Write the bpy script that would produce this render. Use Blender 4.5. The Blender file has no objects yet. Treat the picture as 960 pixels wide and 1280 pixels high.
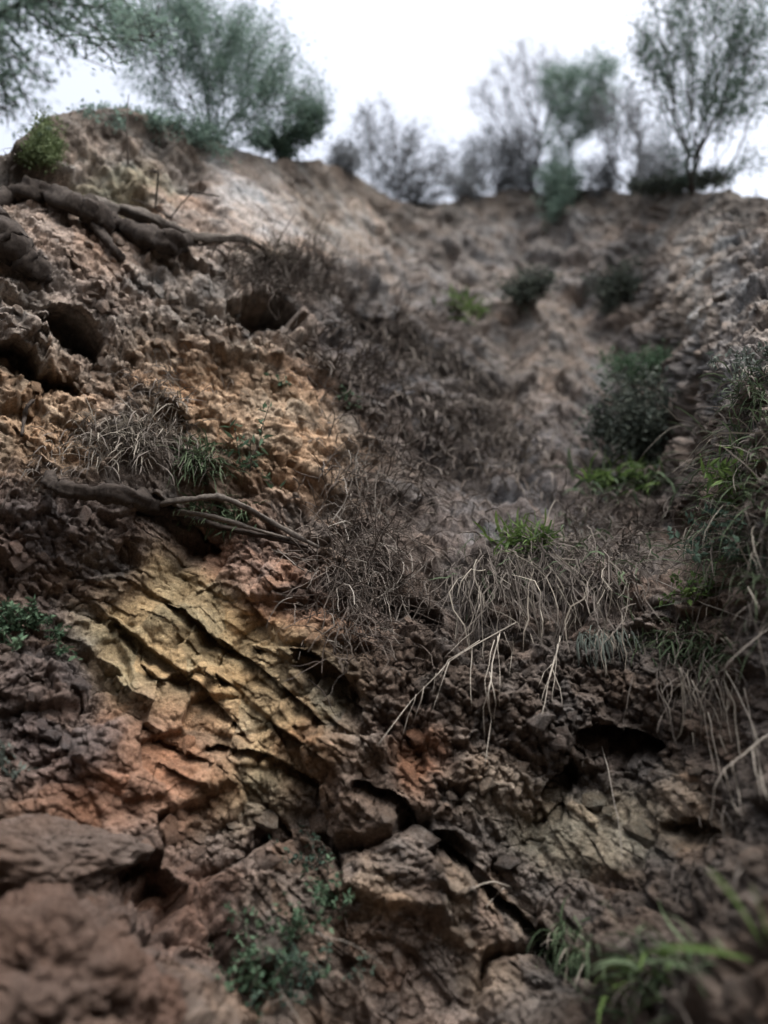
import bpy, math, random
import numpy as np
from mathutils import Vector

SC = bpy.context.scene
COL = SC.collection
rng = np.random.default_rng(7)
random.seed(7)

# ------------------------------------------------------------------ camera
W0, H0, FPX = 960.0, 1280.0, 924.0
PITCH = math.radians(25.0)
CAM = np.array([0.0, 0.0, 1.5])
FWD = np.array([0.0, math.cos(PITCH), math.sin(PITCH)])
UPV = np.array([0.0, -math.sin(PITCH), math.cos(PITCH)])
RGT = np.array([1.0, 0.0, 0.0])
cd = bpy.data.cameras.new('camera')
cam = bpy.data.objects.new('camera', cd)
COL.objects.link(cam)
cam.location = CAM
cam.rotation_euler = (math.pi / 2 + PITCH, 0, 0)
cd.sensor_fit = 'VERTICAL'
cd.sensor_height = 36.0
cd.sensor_width = 27.0
cd.lens = FPX / H0 * 36.0
cd.clip_start = 0.05
cd.clip_end = 2000
cd.dof.use_dof = True
cd.dof.focus_distance = 6.3
cd.dof.aperture_fstop = 0.26
SC.camera = cam

# ------------------------------------------------------------------ sky, sun, exposure
world = bpy.data.worlds.new("World")
SC.world = world
world.use_nodes = True
nt = world.node_tree
nt.nodes.clear()
sky = nt.nodes.new('ShaderNodeTexSky')
sky.sky_type = 'NISHITA'
sky.sun_disc = False
SUN_EL, SUN_AZ = math.radians(62), math.radians(150)
sky.sun_elevation = SUN_EL
sky.sun_rotation = SUN_AZ
sky.air_density = 1.0
sky.dust_density = 6.0
sky.ozone_density = 1.0
hs = nt.nodes.new('ShaderNodeHueSaturation')
hs.inputs['Saturation'].default_value = 0.38
bg = nt.nodes.new('ShaderNodeBackground')
bg.inputs['Strength'].default_value = 0.15
wo = nt.nodes.new('ShaderNodeOutputWorld')
nt.links.new(sky.outputs[0], hs.inputs['Color'])
nt.links.new(hs.outputs[0], bg.inputs['Color'])
nt.links.new(bg.outputs[0], wo.inputs['Surface'])
sd = bpy.data.lights.new('sun', 'SUN')
sd.energy = 0.6
sd.angle = math.radians(35)
sd.color = (1.0, 0.97, 0.93)
sun = bpy.data.objects.new('sun', sd)
COL.objects.link(sun)
# direction towards the sun: rotation measured like the sky node (0 = +Y, clockwise)
sdir = Vector((math.sin(SUN_AZ) * math.cos(SUN_EL), math.cos(SUN_AZ) * math.cos(SUN_EL), math.sin(SUN_EL)))
sun.rotation_euler = sdir.to_track_quat('Z', 'Y').to_euler()
SC.view_settings.view_transform = 'Standard'
SC.view_settings.look = 'None'
SC.view_settings.exposure = 1.64
SC.view_settings.gamma = 1.0
SC.cycles.max_bounces = 5
SC.cycles.diffuse_bounces = 3

# ------------------------------------------------------------------ helpers
def ray(px, py, D):
    px = np.asarray(px, float); py = np.asarray(py, float); D = np.asarray(D, float)
    return CAM + D[..., None] * (FWD + RGT * ((px - 480) / FPX)[..., None] + UPV * ((640 - py) / FPX)[..., None])

def hash2(ix, iy, seed):
    h = (ix.astype(np.int64) * 374761393 + iy.astype(np.int64) * 668265263 + seed * 1274126177) & 0xFFFFFFFF
    h = ((h ^ (h >> 13)) * 1274126177) & 0xFFFFFFFF
    h = ((h ^ (h >> 16)) * 2246822519) & 0xFFFFFFFF
    h = (h ^ (h >> 15)) & 0xFFFFFFFF
    return h

def rnd2(ix, iy, seed):
    return (hash2(ix, iy, seed) & 0xFFFFFF).astype(np.float32) / float(0x1000000)

def gnoise(x, y, seed=0):
    ix = np.floor(x).astype(np.int64); iy = np.floor(y).astype(np.int64)
    fx = (x - ix).astype(np.float32); fy = (y - iy).astype(np.float32)
    u = fx * fx * fx * (fx * (fx * 6 - 15) + 10); v = fy * fy * fy * (fy * (fy * 6 - 15) + 10)
    def g(dx, dy):
        a = rnd2(ix + dx, iy + dy, seed) * (2 * math.pi)
        return np.cos(a) * (fx - dx) + np.sin(a) * (fy - dy)
    n0 = g(0, 0) * (1 - u) + g(1, 0) * u
    n1 = g(0, 1) * (1 - u) + g(1, 1) * u
    return (n0 * (1 - v) + n1 * v) * 1.5

def fbm(x, y, seed=0, oct=4, gain=0.5, lac=2.03):
    s = 0; a = 1.0; f = 1.0
    for k in range(oct):
        s = s + a * gnoise(x * f + 17.3 * k, y * f - 9.1 * k, seed + k * 31)
        a *= gain; f *= lac
    return s

def hash3(ix, iy, iz, seed):
    h = (ix * 374761393 + iy * 668265263 + iz * 2147483647 + seed * 1274126177) & 0xFFFFFFFF
    h = ((h ^ (h >> 13)) * 1274126177) & 0xFFFFFFFF
    return (h ^ (h >> 16)) & 0xFFFFFFFF

def hrnd(h, k):
    h = ((h ^ (k * 40503)) * 2246822519) & 0xFFFFFFFF
    h = ((h ^ (h >> 15)) * 1274126177) & 0xFFFFFFFF
    return (((h ^ (h >> 13)) & 0xFFFFFF).astype(np.float32)) / float(0x1000000)

def gnoise3(x, y, z, seed=0):
    ix, iy, iz = [np.floor(q).astype(np.int64) for q in (x, y, z)]
    fx, fy, fz = [(q - i).astype(np.float32) for q, i in ((x, ix), (y, iy), (z, iz))]
    u, v, w = [f * f * (3 - 2 * f) for f in (fx, fy, fz)]
    r = 0
    for dx in (0, 1):
        for dy in (0, 1):
            for dz in (0, 1):
                h = hash3(ix + dx, iy + dy, iz + dz, seed)
                g = ((h & 0x3FF).astype(np.float32) / 512 - 1) * (fx - dx) + (((h >> 10) & 0x3FF).astype(np.float32) / 512 - 1) * (fy - dy) + (((h >> 20) & 0x3FF).astype(np.float32) / 512 - 1) * (fz - dz)
                r = r + g * (u if dx else 1 - u) * (v if dy else 1 - v) * (w if dz else 1 - w)
    return r * 1.6

def worley3(x, y, z, seed=0):
    """F1, F2, hash of the nearest cell, offset from its point"""
    ix, iy, iz = [np.floor(q).astype(np.int64) for q in (x, y, z)]
    fx, fy, fz = [(q - i).astype(np.float32) for q, i in ((x, ix), (y, iy), (z, iz))]
    f1 = np.full(x.shape, 9.0, np.float32); f2 = f1.copy(); hh = np.zeros(x.shape, np.int64)
    o = [np.zeros(x.shape, np.float32) for _ in range(3)]
    for dx in (-1, 0, 1):
        for dy in (-1, 0, 1):
            for dz in (-1, 0, 1):
                h = hash3(ix + dx, iy + dy, iz + dz, seed)
                qx = fx - dx - (h & 0x3FF).astype(np.float32) / 1024
                qy = fy - dy - ((h >> 10) & 0x3FF).astype(np.float32) / 1024
                qz = fz - dz - ((h >> 20) & 0x3FF).astype(np.float32) / 1024
                d = qx * qx + qy * qy + qz * qz
                m = d < f1
                f2 = np.where(m, f1, np.minimum(f2, d)); f1 = np.where(m, d, f1)
                hh = np.where(m, h, hh)
                for k, q in enumerate((qx, qy, qz)): o[k] = np.where(m, q, o[k])
    return np.sqrt(f1), np.sqrt(f2), hh, o

def smooth(a, b, x):
    t = np.clip((x - a) / (b - a), 0, 1)
    return t * t * (3 - 2 * t)

# ------------------------------------------------------------------ materials
MATS = {}
def new_mat(name):
    m = bpy.data.materials.new(name)
    m.use_nodes = True
    n = m.node_tree
    n.nodes.clear()
    out = n.nodes.new('ShaderNodeOutputMaterial')
    b = n.nodes.new('ShaderNodeBsdfPrincipled')
    b.inputs['Roughness'].default_value = 0.95
    b.inputs['Specular IOR Level'].default_value = 0.15
    n.links.new(b.outputs[0], out.inputs[0])
    MATS[name] = m
    return m, n, b, out

def rock_mat(name, attr=None, col=None, bump=1.0, objcol=False):
    m, n, b, out = new_mat(name)
    tc = n.nodes.new('ShaderNodeTexCoord')
    L = n.links.new
    if attr:
        base = n.nodes.new('ShaderNodeVertexColor'); base.layer_name = attr
        bc = base.outputs['Color']
    elif objcol:
        base = n.nodes.new('ShaderNodeObjectInfo'); bc = base.outputs['Color']
    else:
        base = n.nodes.new('ShaderNodeRGB'); base.outputs[0].default_value = (*col, 1)
        bc = base.outputs[0]
    def noise(scale, detail, rough):
        t = n.nodes.new('ShaderNodeTexNoise')
        t.inputs['Scale'].default_value = scale; t.inputs['Detail'].default_value = detail
        t.inputs['Roughness'].default_value = rough
        L(tc.outputs['Object'], t.inputs['Vector'])
        return t
    n1 = noise(9.0, 8, 0.65); n2 = noise(42.0, 5, 0.7); n3 = noise(2.3, 4, 0.6)
    # value mottling: crumbs, damp patches, pale dust
    r1 = n.nodes.new('ShaderNodeMapRange'); r1.inputs[1].default_value = 0.3; r1.inputs[2].default_value = 0.7
    r1.inputs[3].default_value = 0.62; r1.inputs[4].default_value = 1.35
    L(n1.outputs['Fac'], r1.inputs[0])
    r2 = n.nodes.new('ShaderNodeMapRange'); r2.inputs[1].default_value = 0.3; r2.inputs[2].default_value = 0.7
    r2.inputs[3].default_value = 0.6; r2.inputs[4].default_value = 1.4
    L(n2.outputs['Fac'], r2.inputs[0])
    mu = n.nodes.new('ShaderNodeMath'); mu.operation = 'MULTIPLY'
    L(r1.outputs[0], mu.inputs[0]); L(r2.outputs[0], mu.inputs[1])
    mx = n.nodes.new('ShaderNodeMix'); mx.data_type = 'RGBA'; mx.blend_type = 'MULTIPLY'
    mx.inputs[0].default_value = 1.0
    L(bc, mx.inputs[6]); L(mu.outputs[0], mx.inputs[7])
    # hue drift: rusty to grey
    mx2 = n.nodes.new('ShaderNodeMix'); mx2.data_type = 'RGBA'; mx2.blend_type = 'MULTIPLY'
    rr = n.nodes.new('ShaderNodeValToRGB')
    rr.color_ramp.elements[0].position = 0.35; rr.color_ramp.elements[0].color = (1.07, 0.97, 0.90, 1)
    rr.color_ramp.elements[1].position = 0.65; rr.color_ramp.elements[1].color = (0.95, 1.0, 1.04, 1)
    L(n3.outputs['Fac'], rr.inputs[0])
    mx2.inputs[0].default_value = 0.8
    L(mx.outputs[2], mx2.inputs[6]); L(rr.outputs[0], mx2.inputs[7])
    L(mx2.outputs[2], b.inputs['Base Color'])
    nb = noise(60.0, 6, 0.75); nb2 = noise(17.0, 5, 0.65)
    ad = n.nodes.new('ShaderNodeMath'); ad.operation = 'MULTIPLY_ADD'; ad.inputs[1].default_value = 2.6
    L(nb2.outputs['Fac'], ad.inputs[0]); L(nb.outputs['Fac'], ad.inputs[2])
    bp = n.nodes.new('ShaderNodeBump'); bp.inputs['Strength'].default_value = 0.9 * bump
    bp.inputs['Distance'].default_value = 0.022
    L(ad.outputs[0], bp.inputs['Height']); L(bp.outputs[0], b.inputs['Normal'])
    return m

def plant_mat(name, c0, c1, transl=0.3, rough=0.75):
    """colour varies leaf by leaf / blade by blade between c0 and c1"""
    m, n, b, out = new_mat(name)
    L = n.links.new
    g = n.nodes.new('ShaderNodeNewGeometry')
    r = n.nodes.new('ShaderNodeValToRGB')
    r.color_ramp.elements[0].color = (*c0, 1); r.color_ramp.elements[1].color = (*c1, 1)
    L(g.outputs['Random Per Island'], r.inputs[0])
    L(r.outputs[0], b.inputs['Base Color'])
    b.inputs['Roughness'].default_value = rough
    if transl > 0:
        t = n.nodes.new('ShaderNodeBsdfTranslucent')
        L(r.outputs[0], t.inputs['Color'])
        ms = n.nodes.new('ShaderNodeMixShader'); ms.inputs[0].default_value = transl
        L(b.outputs[0], ms.inputs[1]); L(t.outputs[0], ms.inputs[2]); L(ms.outputs[0], out.inputs[0])
    return m

def bark_mat(name, c0, c1):
    m, n, b, out = new_mat(name)
    L = n.links.new
    tc = n.nodes.new('ShaderNodeTexCoord')
    t = n.nodes.new('ShaderNodeTexNoise'); t.inputs['Scale'].default_value = 28; t.inputs['Detail'].default_value = 7
    t.inputs['Roughness'].default_value = 0.7
    L(tc.outputs['Object'], t.inputs['Vector'])
    r = n.nodes.new('ShaderNodeValToRGB')
    r.color_ramp.elements[0].position = 0.3; r.color_ramp.elements[1].position = 0.7
    r.color_ramp.elements[0].color = (*c0, 1); r.color_ramp.elements[1].color = (*c1, 1)
    L(t.outputs['Fac'], r.inputs[0]); L(r.outputs[0], b.inputs['Base Color'])
    bp = n.nodes.new('ShaderNodeBump'); bp.inputs['Strength'].default_value = 0.8; bp.inputs['Distance'].default_value = 0.01
    L(t.outputs['Fac'], bp.inputs['Height']); L(bp.outputs[0], b.inputs['Normal'])
    return m

rock_mat('cliff_earth', attr='earth')
rock_mat('stone', objcol=True)
rock_mat('soil', col=(0.11, 0.085, 0.065))
plant_mat('leaf_feathery', (0.075, 0.120, 0.100), (0.17, 0.235, 0.195), 0.55)  # bluish and lifted: the sky's veiling glare is put into the leaf colour
plant_mat('leaf_dark', (0.035, 0.062, 0.050), (0.085, 0.130, 0.095), 0.4)
plant_mat('leaf_grey', (0.06, 0.075, 0.065), (0.13, 0.15, 0.13), 0.3)
plant_mat('leaf_weed', (0.030, 0.060, 0.036), (0.10, 0.155, 0.095), 0.25)
plant_mat('leaf_bright', (0.045, 0.080, 0.026), (0.105, 0.16, 0.048), 0.3)
plant_mat('leaf_scrub', (0.035, 0.045, 0.04), (0.08, 0.095, 0.075), 0.2)
plant_mat('leaf_hazy', (0.085, 0.095, 0.105), (0.16, 0.17, 0.18), 0.5)  # grey-lavender, with the haze in front of the rim shrubs painted in
plant_mat('grass_green', (0.028, 0.046, 0.024), (0.085, 0.115, 0.065), 0.25)
plant_mat('grass_dry', (0.11, 0.095, 0.078), (0.27, 0.245, 0.205), 0.2)
plant_mat('grass_dead', (0.055, 0.047, 0.041), (0.155, 0.135, 0.118), 0.2)
plant_mat('root_pale', (0.17, 0.15, 0.125), (0.33, 0.30, 0.26), 0.0)
plant_mat('moss', (0.07, 0.10, 0.045), (0.15, 0.19, 0.09), 0.2)
plant_mat('twig_dark', (0.045, 0.035, 0.03), (0.12, 0.10, 0.085), 0.0)
plant_mat('twig_grey', (0.13, 0.115, 0.10), (0.28, 0.255, 0.225), 0.0)
bark_mat('bark_dark', (0.014, 0.011, 0.010), (0.055, 0.045, 0.038))
bark_mat('bark_grey', (0.035, 0.030, 0.026), (0.12, 0.105, 0.092))

# ------------------------------------------------------------------ object helpers
def tag(o, label=None, cat=None, group=None, kind=None):
    if label: o['label'] = label
    if cat: o['category'] = cat
    if group: o['group'] = group
    if kind: o['kind'] = kind
    return o

def link_mesh(name, me, mat, parent=None):
    o = bpy.data.objects.new(name, me)
    COL.objects.link(o)
    if mat: me.materials.append(MATS[mat])
    if parent is not None:
        o.parent = parent
        o.location = -parent.location if parent.type == 'EMPTY' else Vector((0, 0, 0))
    return o

def empty(name, loc):
    o = bpy.data.objects.new(name, None)
    COL.objects.link(o)
    o.location = Vector(loc)
    o.empty_display_size = 0.1
    return o

class MB:
    def __init__(s): s.v = []; s.f = []; s.n = 0
    def add(s, V, F):
        V = np.asarray(V, float).reshape(-1, 3)
        s.v.append(V); s.f.extend([tuple(int(i) + s.n for i in f) for f in F]); s.n += len(V)
    def split(s):
        """one builder for each piece that was added"""
        out = []; st = 0
        for V in s.v:
            m = MB(); m.v = [V]; m.n = len(V)
            m.f = [tuple(i - st for i in f) for f in s.f if st <= f[0] < st + len(V)]
            out.append(m); st += len(V)
        return out
    def build(s, name, mat, parent=None, smooth_=False):
        me = bpy.data.meshes.new(name)
        V = np.concatenate(s.v) if s.v else np.zeros((0, 3))
        me.from_pydata(V.tolist(), [], s.f)
        if smooth_: me.polygons.foreach_set('use_smooth', [True] * len(me.polygons))
        return link_mesh(name, me, mat, parent)
    def tube(s, P, R, sides=5, cap=True):
        P = np.asarray(P, float); n = len(P)
        R = np.broadcast_to(np.asarray(R, float), (n,))
        T = np.gradient(P, axis=0); T /= np.linalg.norm(T, axis=1)[:, None] + 1e-9
        ref = np.array([0.31, 0.17, 0.93])
        A = np.cross(T, ref); A /= np.linalg.norm(A, axis=1)[:, None] + 1e-9
        B = np.cross(T, A)
        an = np.arange(sides) * 2 * math.pi / sides
        V = P[:, None, :] + R[:, None, None] * (np.cos(an)[None, :, None] * A[:, None, :] + np.sin(an)[None, :, None] * B[:, None, :])
        F = []
        for i in range(n - 1):
            for j in range(sides):
                k = (j + 1) % sides
                F.append((i * sides + j, i * sides + k, (i + 1) * sides + k, (i + 1) * sides + j))
        if cap:
            F.append(tuple(range(sides))[::-1]); F.append(tuple((n - 1) * sides + j for j in range(sides)))
        s.add(V.reshape(-1, 3), F)
    def ribbon(s, P, Wd, side):
        """a thin blade along P, width Wd per point, folded slightly"""
        P = np.asarray(P, float); n = len(P); side = np.asarray(side, float)
        Wd = np.asarray(Wd, float)[:, None]
        s.add(np.stack([P - side * Wd, P + side * Wd], 1).reshape(-1, 3),
              [(2 * i, 2 * i + 1, 2 * i + 3, 2 * i + 2) for i in range(n - 1)])
    def leaves(s, C, size, rg, aspect=2.2, up=0.3, droop=0.0):
        """many small kite-shaped leaves, folded on the midrib; C centres (n,3)"""
        n = len(C)
        if n == 0: return
        d = rg.normal(size=(n, 3)); d[:, 2] -= droop; d /= np.linalg.norm(d, axis=1)[:, None]
        u = rg.normal(size=(n, 3)); u[:, 2] += up
        sdv = np.cross(d, u); sdv /= np.linalg.norm(sdv, axis=1)[:, None] + 1e-9
        nn = np.cross(sdv, d)
        L = (size * rg.uniform(0.6, 1.35, n))[:, None]; w = L / aspect * 0.5
        a = C; b = C + d * L * 0.42 + sdv * w + nn * w * 0.35; c = C + d * L; e = C + d * L * 0.42 - sdv * w + nn * w * 0.35
        V = np.stack([a, b, c, e], 1).reshape(-1, 3)
        base = np.arange(n) * 4
        F = np.concatenate([np.stack([base, base + 1, base + 2], 1), np.stack([base, base + 2, base + 3], 1)])
        s.add(V, F.tolist())

# ------------------------------------------------------------------ the cliff
# depth of the face along the line of sight at places one can recognise (column, row, metres)
CTRL = [
 (-700,1400,4.5),(-300,1400,3.8),(0,1400,3),(200,1400,3.5),(480,1400,4.2),(800,1400,3.5),(960,1400,3),(1300,1400,2.9),(1700,1400,3),
 (-300,1200,4.2),(0,1250,3.7),(110,1230,3.75),(240,1260,4.35),(480,1280,4.6),(700,1260,4.5),(850,1260,3.9),(960,1270,3.3),(1300,1200,3),
 (-300,1050,4.8),(0,1080,4.75),(120,1080,4.9),(250,1100,5.1),(480,1100,5.1),(700,1100,5.2),(900,1100,4.4),(1000,1080,3.9),(1300,1000,3.5),
 (-300,900,5.2),(0,950,5.2),(120,930,5.3),(250,950,5.6),(480,950,5.6),(700,960,5.65),(850,950,5.3),(960,930,4.7),(1300,850,4),
 (-300,700,5.6),(0,800,5.5),(120,800,5.9),(250,800,6.1),(450,820,6),(600,830,6),(760,830,5.9),(870,800,5.6),(960,800,5),
 (0,640,5.9),(120,640,6.25),(250,640,6.6),(430,650,6.75),(560,660,7.6),(680,640,8.082),(780,640,8.082),(840,660,7.6),(900,640,5.9),(960,640,5.3),(1300,640,4.3),
 (-300,500,6),(0,500,6.4),(120,500,6.8),(250,500,7.15),(400,500,7.6),(520,500,9.215),(640,500,10.52),(760,500,10.52),(845,500,9.5),(890,500,7),(960,500,6),(1300,450,5),
 (-300,300,6.6),(0,380,6.7),(120,380,7.3),(250,380,7.9),(390,380,8.7),(520,380,11.19),(640,380,12.69),(760,380,12.51),(840,380,10.8),(900,370,9.2),(960,370,8),(1300,300,6.3),
 (0,260,7.2),(120,260,8),(220,260,8.7),(330,260,9.6),(430,270,12),(540,270,14.1),(660,270,15.04),(760,270,14.1),(850,270,12),(910,265,10.8),(970,265,10.2),
 (-300,150,7.2),(0,170,7.7),(120,150,8.8),(220,160,9.6),(330,190,10.6),(420,200,12.7),(540,220,15.04),(660,220,15.98),(760,220,15.04),(850,220,12.8),(920,220,11.3),(1000,220,10.2),(1300,180,8),
 (-700,800,6),(-700,100,8),(1700,800,4.2),(1700,150,7.5),(480,0,18),(0,0,9),(960,0,13),(-300,0,8),(1300,0,9),
(600,705,6.75),(680,700,6.7),(760,700,6.6),(825,700,6.4),(560,750,6.5),(650,760,6.35),(740,760,6.25),
]
CT = np.array(CTRL, float)
def tps_fit(C, lam=0.02):
    x = C[:, 0] / 1000; y = C[:, 1] / 1000; z = np.log(C[:, 2]); n = len(C)
    r2 = (x[:, None] - x) ** 2 + (y[:, None] - y) ** 2
    K = 0.5 * r2 * np.log(r2 + 1e-12) + lam * 0.01 * np.eye(n)
    Q = np.stack([np.ones(n), x, y], 1)
    A = np.block([[K, Q], [Q.T, np.zeros((3, 3))]])
    return np.linalg.solve(A, np.concatenate([z, np.zeros(3)])), x, y
_sol, _cx, _cy = tps_fit(CT)
def depth(px, py):
    x = np.asarray(px, float) / 1000; y = np.asarray(py, float) / 1000
    out = _sol[-3] + _sol[-2] * x + _sol[-1] * y
    for i in range(len(_cx)):
        r2 = (x - _cx[i]) ** 2 + (y - _cy[i]) ** 2
        out = out + _sol[i] * 0.5 * r2 * np.log(r2 + 1e-12)
    return np.exp(out)

CRX = [-900, -300, 0, 30, 60, 100, 160, 210, 260, 300, 345, 400, 440, 470, 500, 560, 590, 640, 700, 800, 870, 915, 930, 960, 1000, 1100, 1800]
CRY = [120, 150, 180, 166, 146, 138, 142, 158, 168, 186, 200, 200, 214, 236, 250, 250, 240, 236, 240, 240, 240, 238, 250, 250, 240, 210, 150]
def crest(px):
    return np.interp(px, CRX, CRY)

pxs = np.concatenate([np.linspace(-820, -66, 50), np.arange(-60, 1021, 1.55), np.linspace(1027, 1750, 50)])
NCOL = len(pxs)
trow = np.concatenate([np.linspace(0, 0.04, 20)[:-1], np.linspace(0.04, 1, 735)])
NROW = len(trow)
cr = crest(pxs)
PX = np.repeat(pxs[None, :], NROW, 0)
PY = 1420 + (cr[None, :] - 1420) * trow[:, None]
# depth on a coarse lattice, then bilinear
gx = np.arange(-840, 1781, 20.0); gy = np.arange(60, 1461, 20.0)
GD = np.log(depth(gx[None, :] + 0 * gy[:, None], gy[:, None] + 0 * gx[None, :]))
def depth_fast(px, py):
    fx = np.clip((px - gx[0]) / 20, 0, len(gx) - 1.001); fy = np.clip((py - gy[0]) / 20, 0, len(gy) - 1.001)
    ix = fx.astype(int); iy = fy.astype(int); fx = fx - ix; fy = fy - iy
    return np.exp((GD[iy, ix] * (1 - fx) + GD[iy, ix + 1] * fx) * (1 - fy) + (GD[iy + 1, ix] * (1 - fx) + GD[iy + 1, ix + 1] * fx) * fy)
DD = depth_fast(PX, PY)
P = ray(PX, PY, DD)                      # base surface, world metres
dPs = np.gradient(P, axis=1) / np.gradient(PX, axis=1)[..., None]
dPt = np.gradient(P, axis=0)
N = np.cross(dPs, dPt); N /= np.linalg.norm(N, axis=2)[..., None] + 1e-12
flip = np.sign((N * (CAM - P)).sum(2)); N *= np.where(flip == 0, 1, flip)[..., None]
seg = np.linalg.norm(np.diff(P, axis=0), axis=2)
T = np.concatenate([np.zeros((1, NCOL)), np.cumsum(seg, 0)], 0)
X = P[..., 0].copy()
# rock coordinates: along the bedding (dipping to the right), across it, and into the face
ang = math.radians(38)
PXw, PYw, PZw = [P[..., k].astype(np.float32) for k in range(3)]
w3 = lambda f, sd: gnoise3(PXw * f, PYw * f, PZw * f, sd)
wx = 0.10 * w3(0.9, 3) + 0.03 * w3(3.1, 4); wz = 0.10 * w3(0.9, 5) + 0.03 * w3(3.1, 6); wy = 0.10 * w3(0.9, 7)
A_ = (PXw + wx) * math.cos(ang) - (PZw + wz) * math.sin(ang)
B_ = (PXw + wx) * math.sin(ang) + (PZw + wz) * math.cos(ang) - 0.30 * PYw
C_ = PYw + wy + 0.30 * PZw

EDGE = 14 * fbm(X * 3.0, T * 3.0, 91, 3) + 12 * fbm(X * 1.0, T * 1.0, 95, 2)
def blob(cx, cy, rx, ry, rot=0.0, soft=0.5, jag=1.0):
    """1 inside an irregular patch of the face, 0 outside"""
    c, s = math.cos(math.radians(rot)), math.sin(math.radians(rot))
    ex = PX - cx + EDGE * jag; ey = PY - cy + EDGE * jag * 0.8
    u = (ex * c + ey * s) / rx; v = (-ex * s + ey * c) / ry
    r = np.sqrt(u * u + v * v)
    return 1 - smooth(1 - soft, 1 + soft, r)

# masks
ochre = np.clip(blob(290, 860, 150, 150, 35, .35) + blob(180, 760, 90, 80, 35, .4) + 0.8 * blob(750, 1035, 100, 50, 0, .5), 0, 1)
crumb = np.clip(blob(620, 880, 230, 90, 0, .5) + blob(60, 690, 110, 80, 0, .5) + blob(60, 880, 80, 100, 0, .5) + blob(380, 720, 90, 60, 35, .5), 0, 1)
chute = np.clip(blob(640, 480, 190, 300, 0, .35), 0, 1)
soilm = np.clip(blob(880, 950, 160, 170, 0, .5) + blob(880, 1200, 190, 130, 0, .5) + blob(620, 850, 230, 60, 5, .5), 0, 1)

# relief -------------------------------------------------------
H = 0.20 * fbm(X * 0.62, T * 0.62, 11, 3) + 0.07 * fbm(X * 2.0, T * 2.0, 19, 3)
# ledges: slabs of bedding, each with a proud lower edge that overhangs
def ledges(period, amp, seed, pw=1.0):
    f1, f2, hh, o = worley3(A_ / (period * 1.25), B_ / (period * 1.1), C_ / (period * 1.5), seed)
    q = -B_ / period + 0.9 * hrnd(hh, 3) + 0.22 * gnoise3(A_ * 0.8 / period, B_ * 0.8 / period, C_ * 0.8 / period, seed + 5)
    w = q - np.floor(q)
    am = 0.3 + 1.0 * hrnd(hh + np.floor(q).astype(np.int64) * 7919, 9)
    return amp * am * (w ** pw - 0.5), w
l1, w1 = ledges(0.50, 0.26, 41, 1.3)
l1 = l1 * (0.15 + 1.2 * smooth(-0.35, 0.45, fbm(X * 1.1 + 3.7, T * 1.1, 47, 2)))
l2, w2 = ledges(0.19, 0.085, 43, 1.2)
ledge_amt = 0.16 + 0.62 * ochre + 0.25 * blob(250, 420, 230, 150, 0, .5) - 0.10 * soilm
H += ledge_amt * l1 + (0.22 + 0.12 * ochre) * l2
def soft2(a, n):
    for _ in range(n):
        a = a.copy()
        a[1:-1] = 0.25 * a[:-2] + 0.5 * a[1:-1] + 0.25 * a[2:]
        a[:, 1:-1] = 0.25 * a[:, :-2] + 0.5 * a[:, 1:-1] + 0.25 * a[:, 2:]
    return a
# broken blocks: faceted cells at several sizes
def facets(size, amp, tilt, seed, crack, ar=1.45):
    f1, f2, hh, o = worley3(A_ / (size * ar), B_ / size, C_ / (size * ar), seed)
    h = amp * (hrnd(hh, 11) - 0.5) + tilt * size * ((hrnd(hh, 13) - .5) * o[0] * ar + (hrnd(hh, 17) - .66) * o[1] + (hrnd(hh, 19) - .5) * o[2] * ar)
    h -= crack * (1 - smooth(0.0, 0.15, f2 - f1)) * (hrnd(hh, 23) > 0.3)
    return h, hh, f1
h1, c1, _ = facets(0.66, 0.24, 0.60, 61, 0.07)
h2, c2, _ = facets(0.26, 0.11, 0.75, 67, 0.04, 1.35)
h3, c3, f3 = facets(0.105, 0.050, 0.85, 71, 0.018, 1.2)
h4, c4, f4 = facets(0.048, 0.024, 0.9, 73, 0.0, 1.1)
clay = np.clip(ochre * 0.75 + soilm * 0.4, 0, 1)
mod = smooth(-0.5, 0.5, fbm(X * 0.9, T * 0.9, 77, 3))
shard = np.clip(blob(200, 390, 280, 190, 0, .4) + blob(885, 360, 80, 130, 0, .4) + 0.7 * blob(560, 1060, 280, 170, 0, .4) + .5 * blob(300, 600, 150, 60, 0, .5), 0, 1)
H += shard * (0.12 * h2 + 0.40 * h3 + 0.5 * h4)
h1 = soft2(h1, 2); h2 = soft2(h2, 1)
slab = np.clip(blob(530, 1135, 330, 140, 0, .35), 0, 1)
hb, cb, _ = facets(0.62, 0.30, 0.85, 161, 0.16, 1.25)
hb = soft2(hb, 1)
H += slab * hb * 0.8 + 0.55 * h1 * (1 - 0.45 * clay) * (1 - 0.6 * slab) + 0.62 * h2 * (1 - 0.15 * ochre) * (1 - 0.55 * slab) * (0.55 + 0.75 * mod) + 0.75 * h3 * (1 - 0.4 * ochre) * (1 - 0.5 * slab) * (0.55 + 0.7 * crumb + 0.4 * (1 - mod)) + h4 * (0.8 + 0.7 * crumb - .4 * ochre)
# rounded clods
H += (0.045 * (1 - f3 * f3) + 0.022 * (1 - f4 * f4)) * (0.1 + 0.3 * crumb + 0.2 * soilm) * (1 - 0.7 * shard) * (1 - 0.8 * slab)
H += 0.020 * w3(9, 81) + 0.009 * w3(26, 83) * (0.6 + soilm)
# rain runnels down the chute
H += chute * 0.16 * fbm(X * 1.4, T * 0.28, 85, 3)
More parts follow.
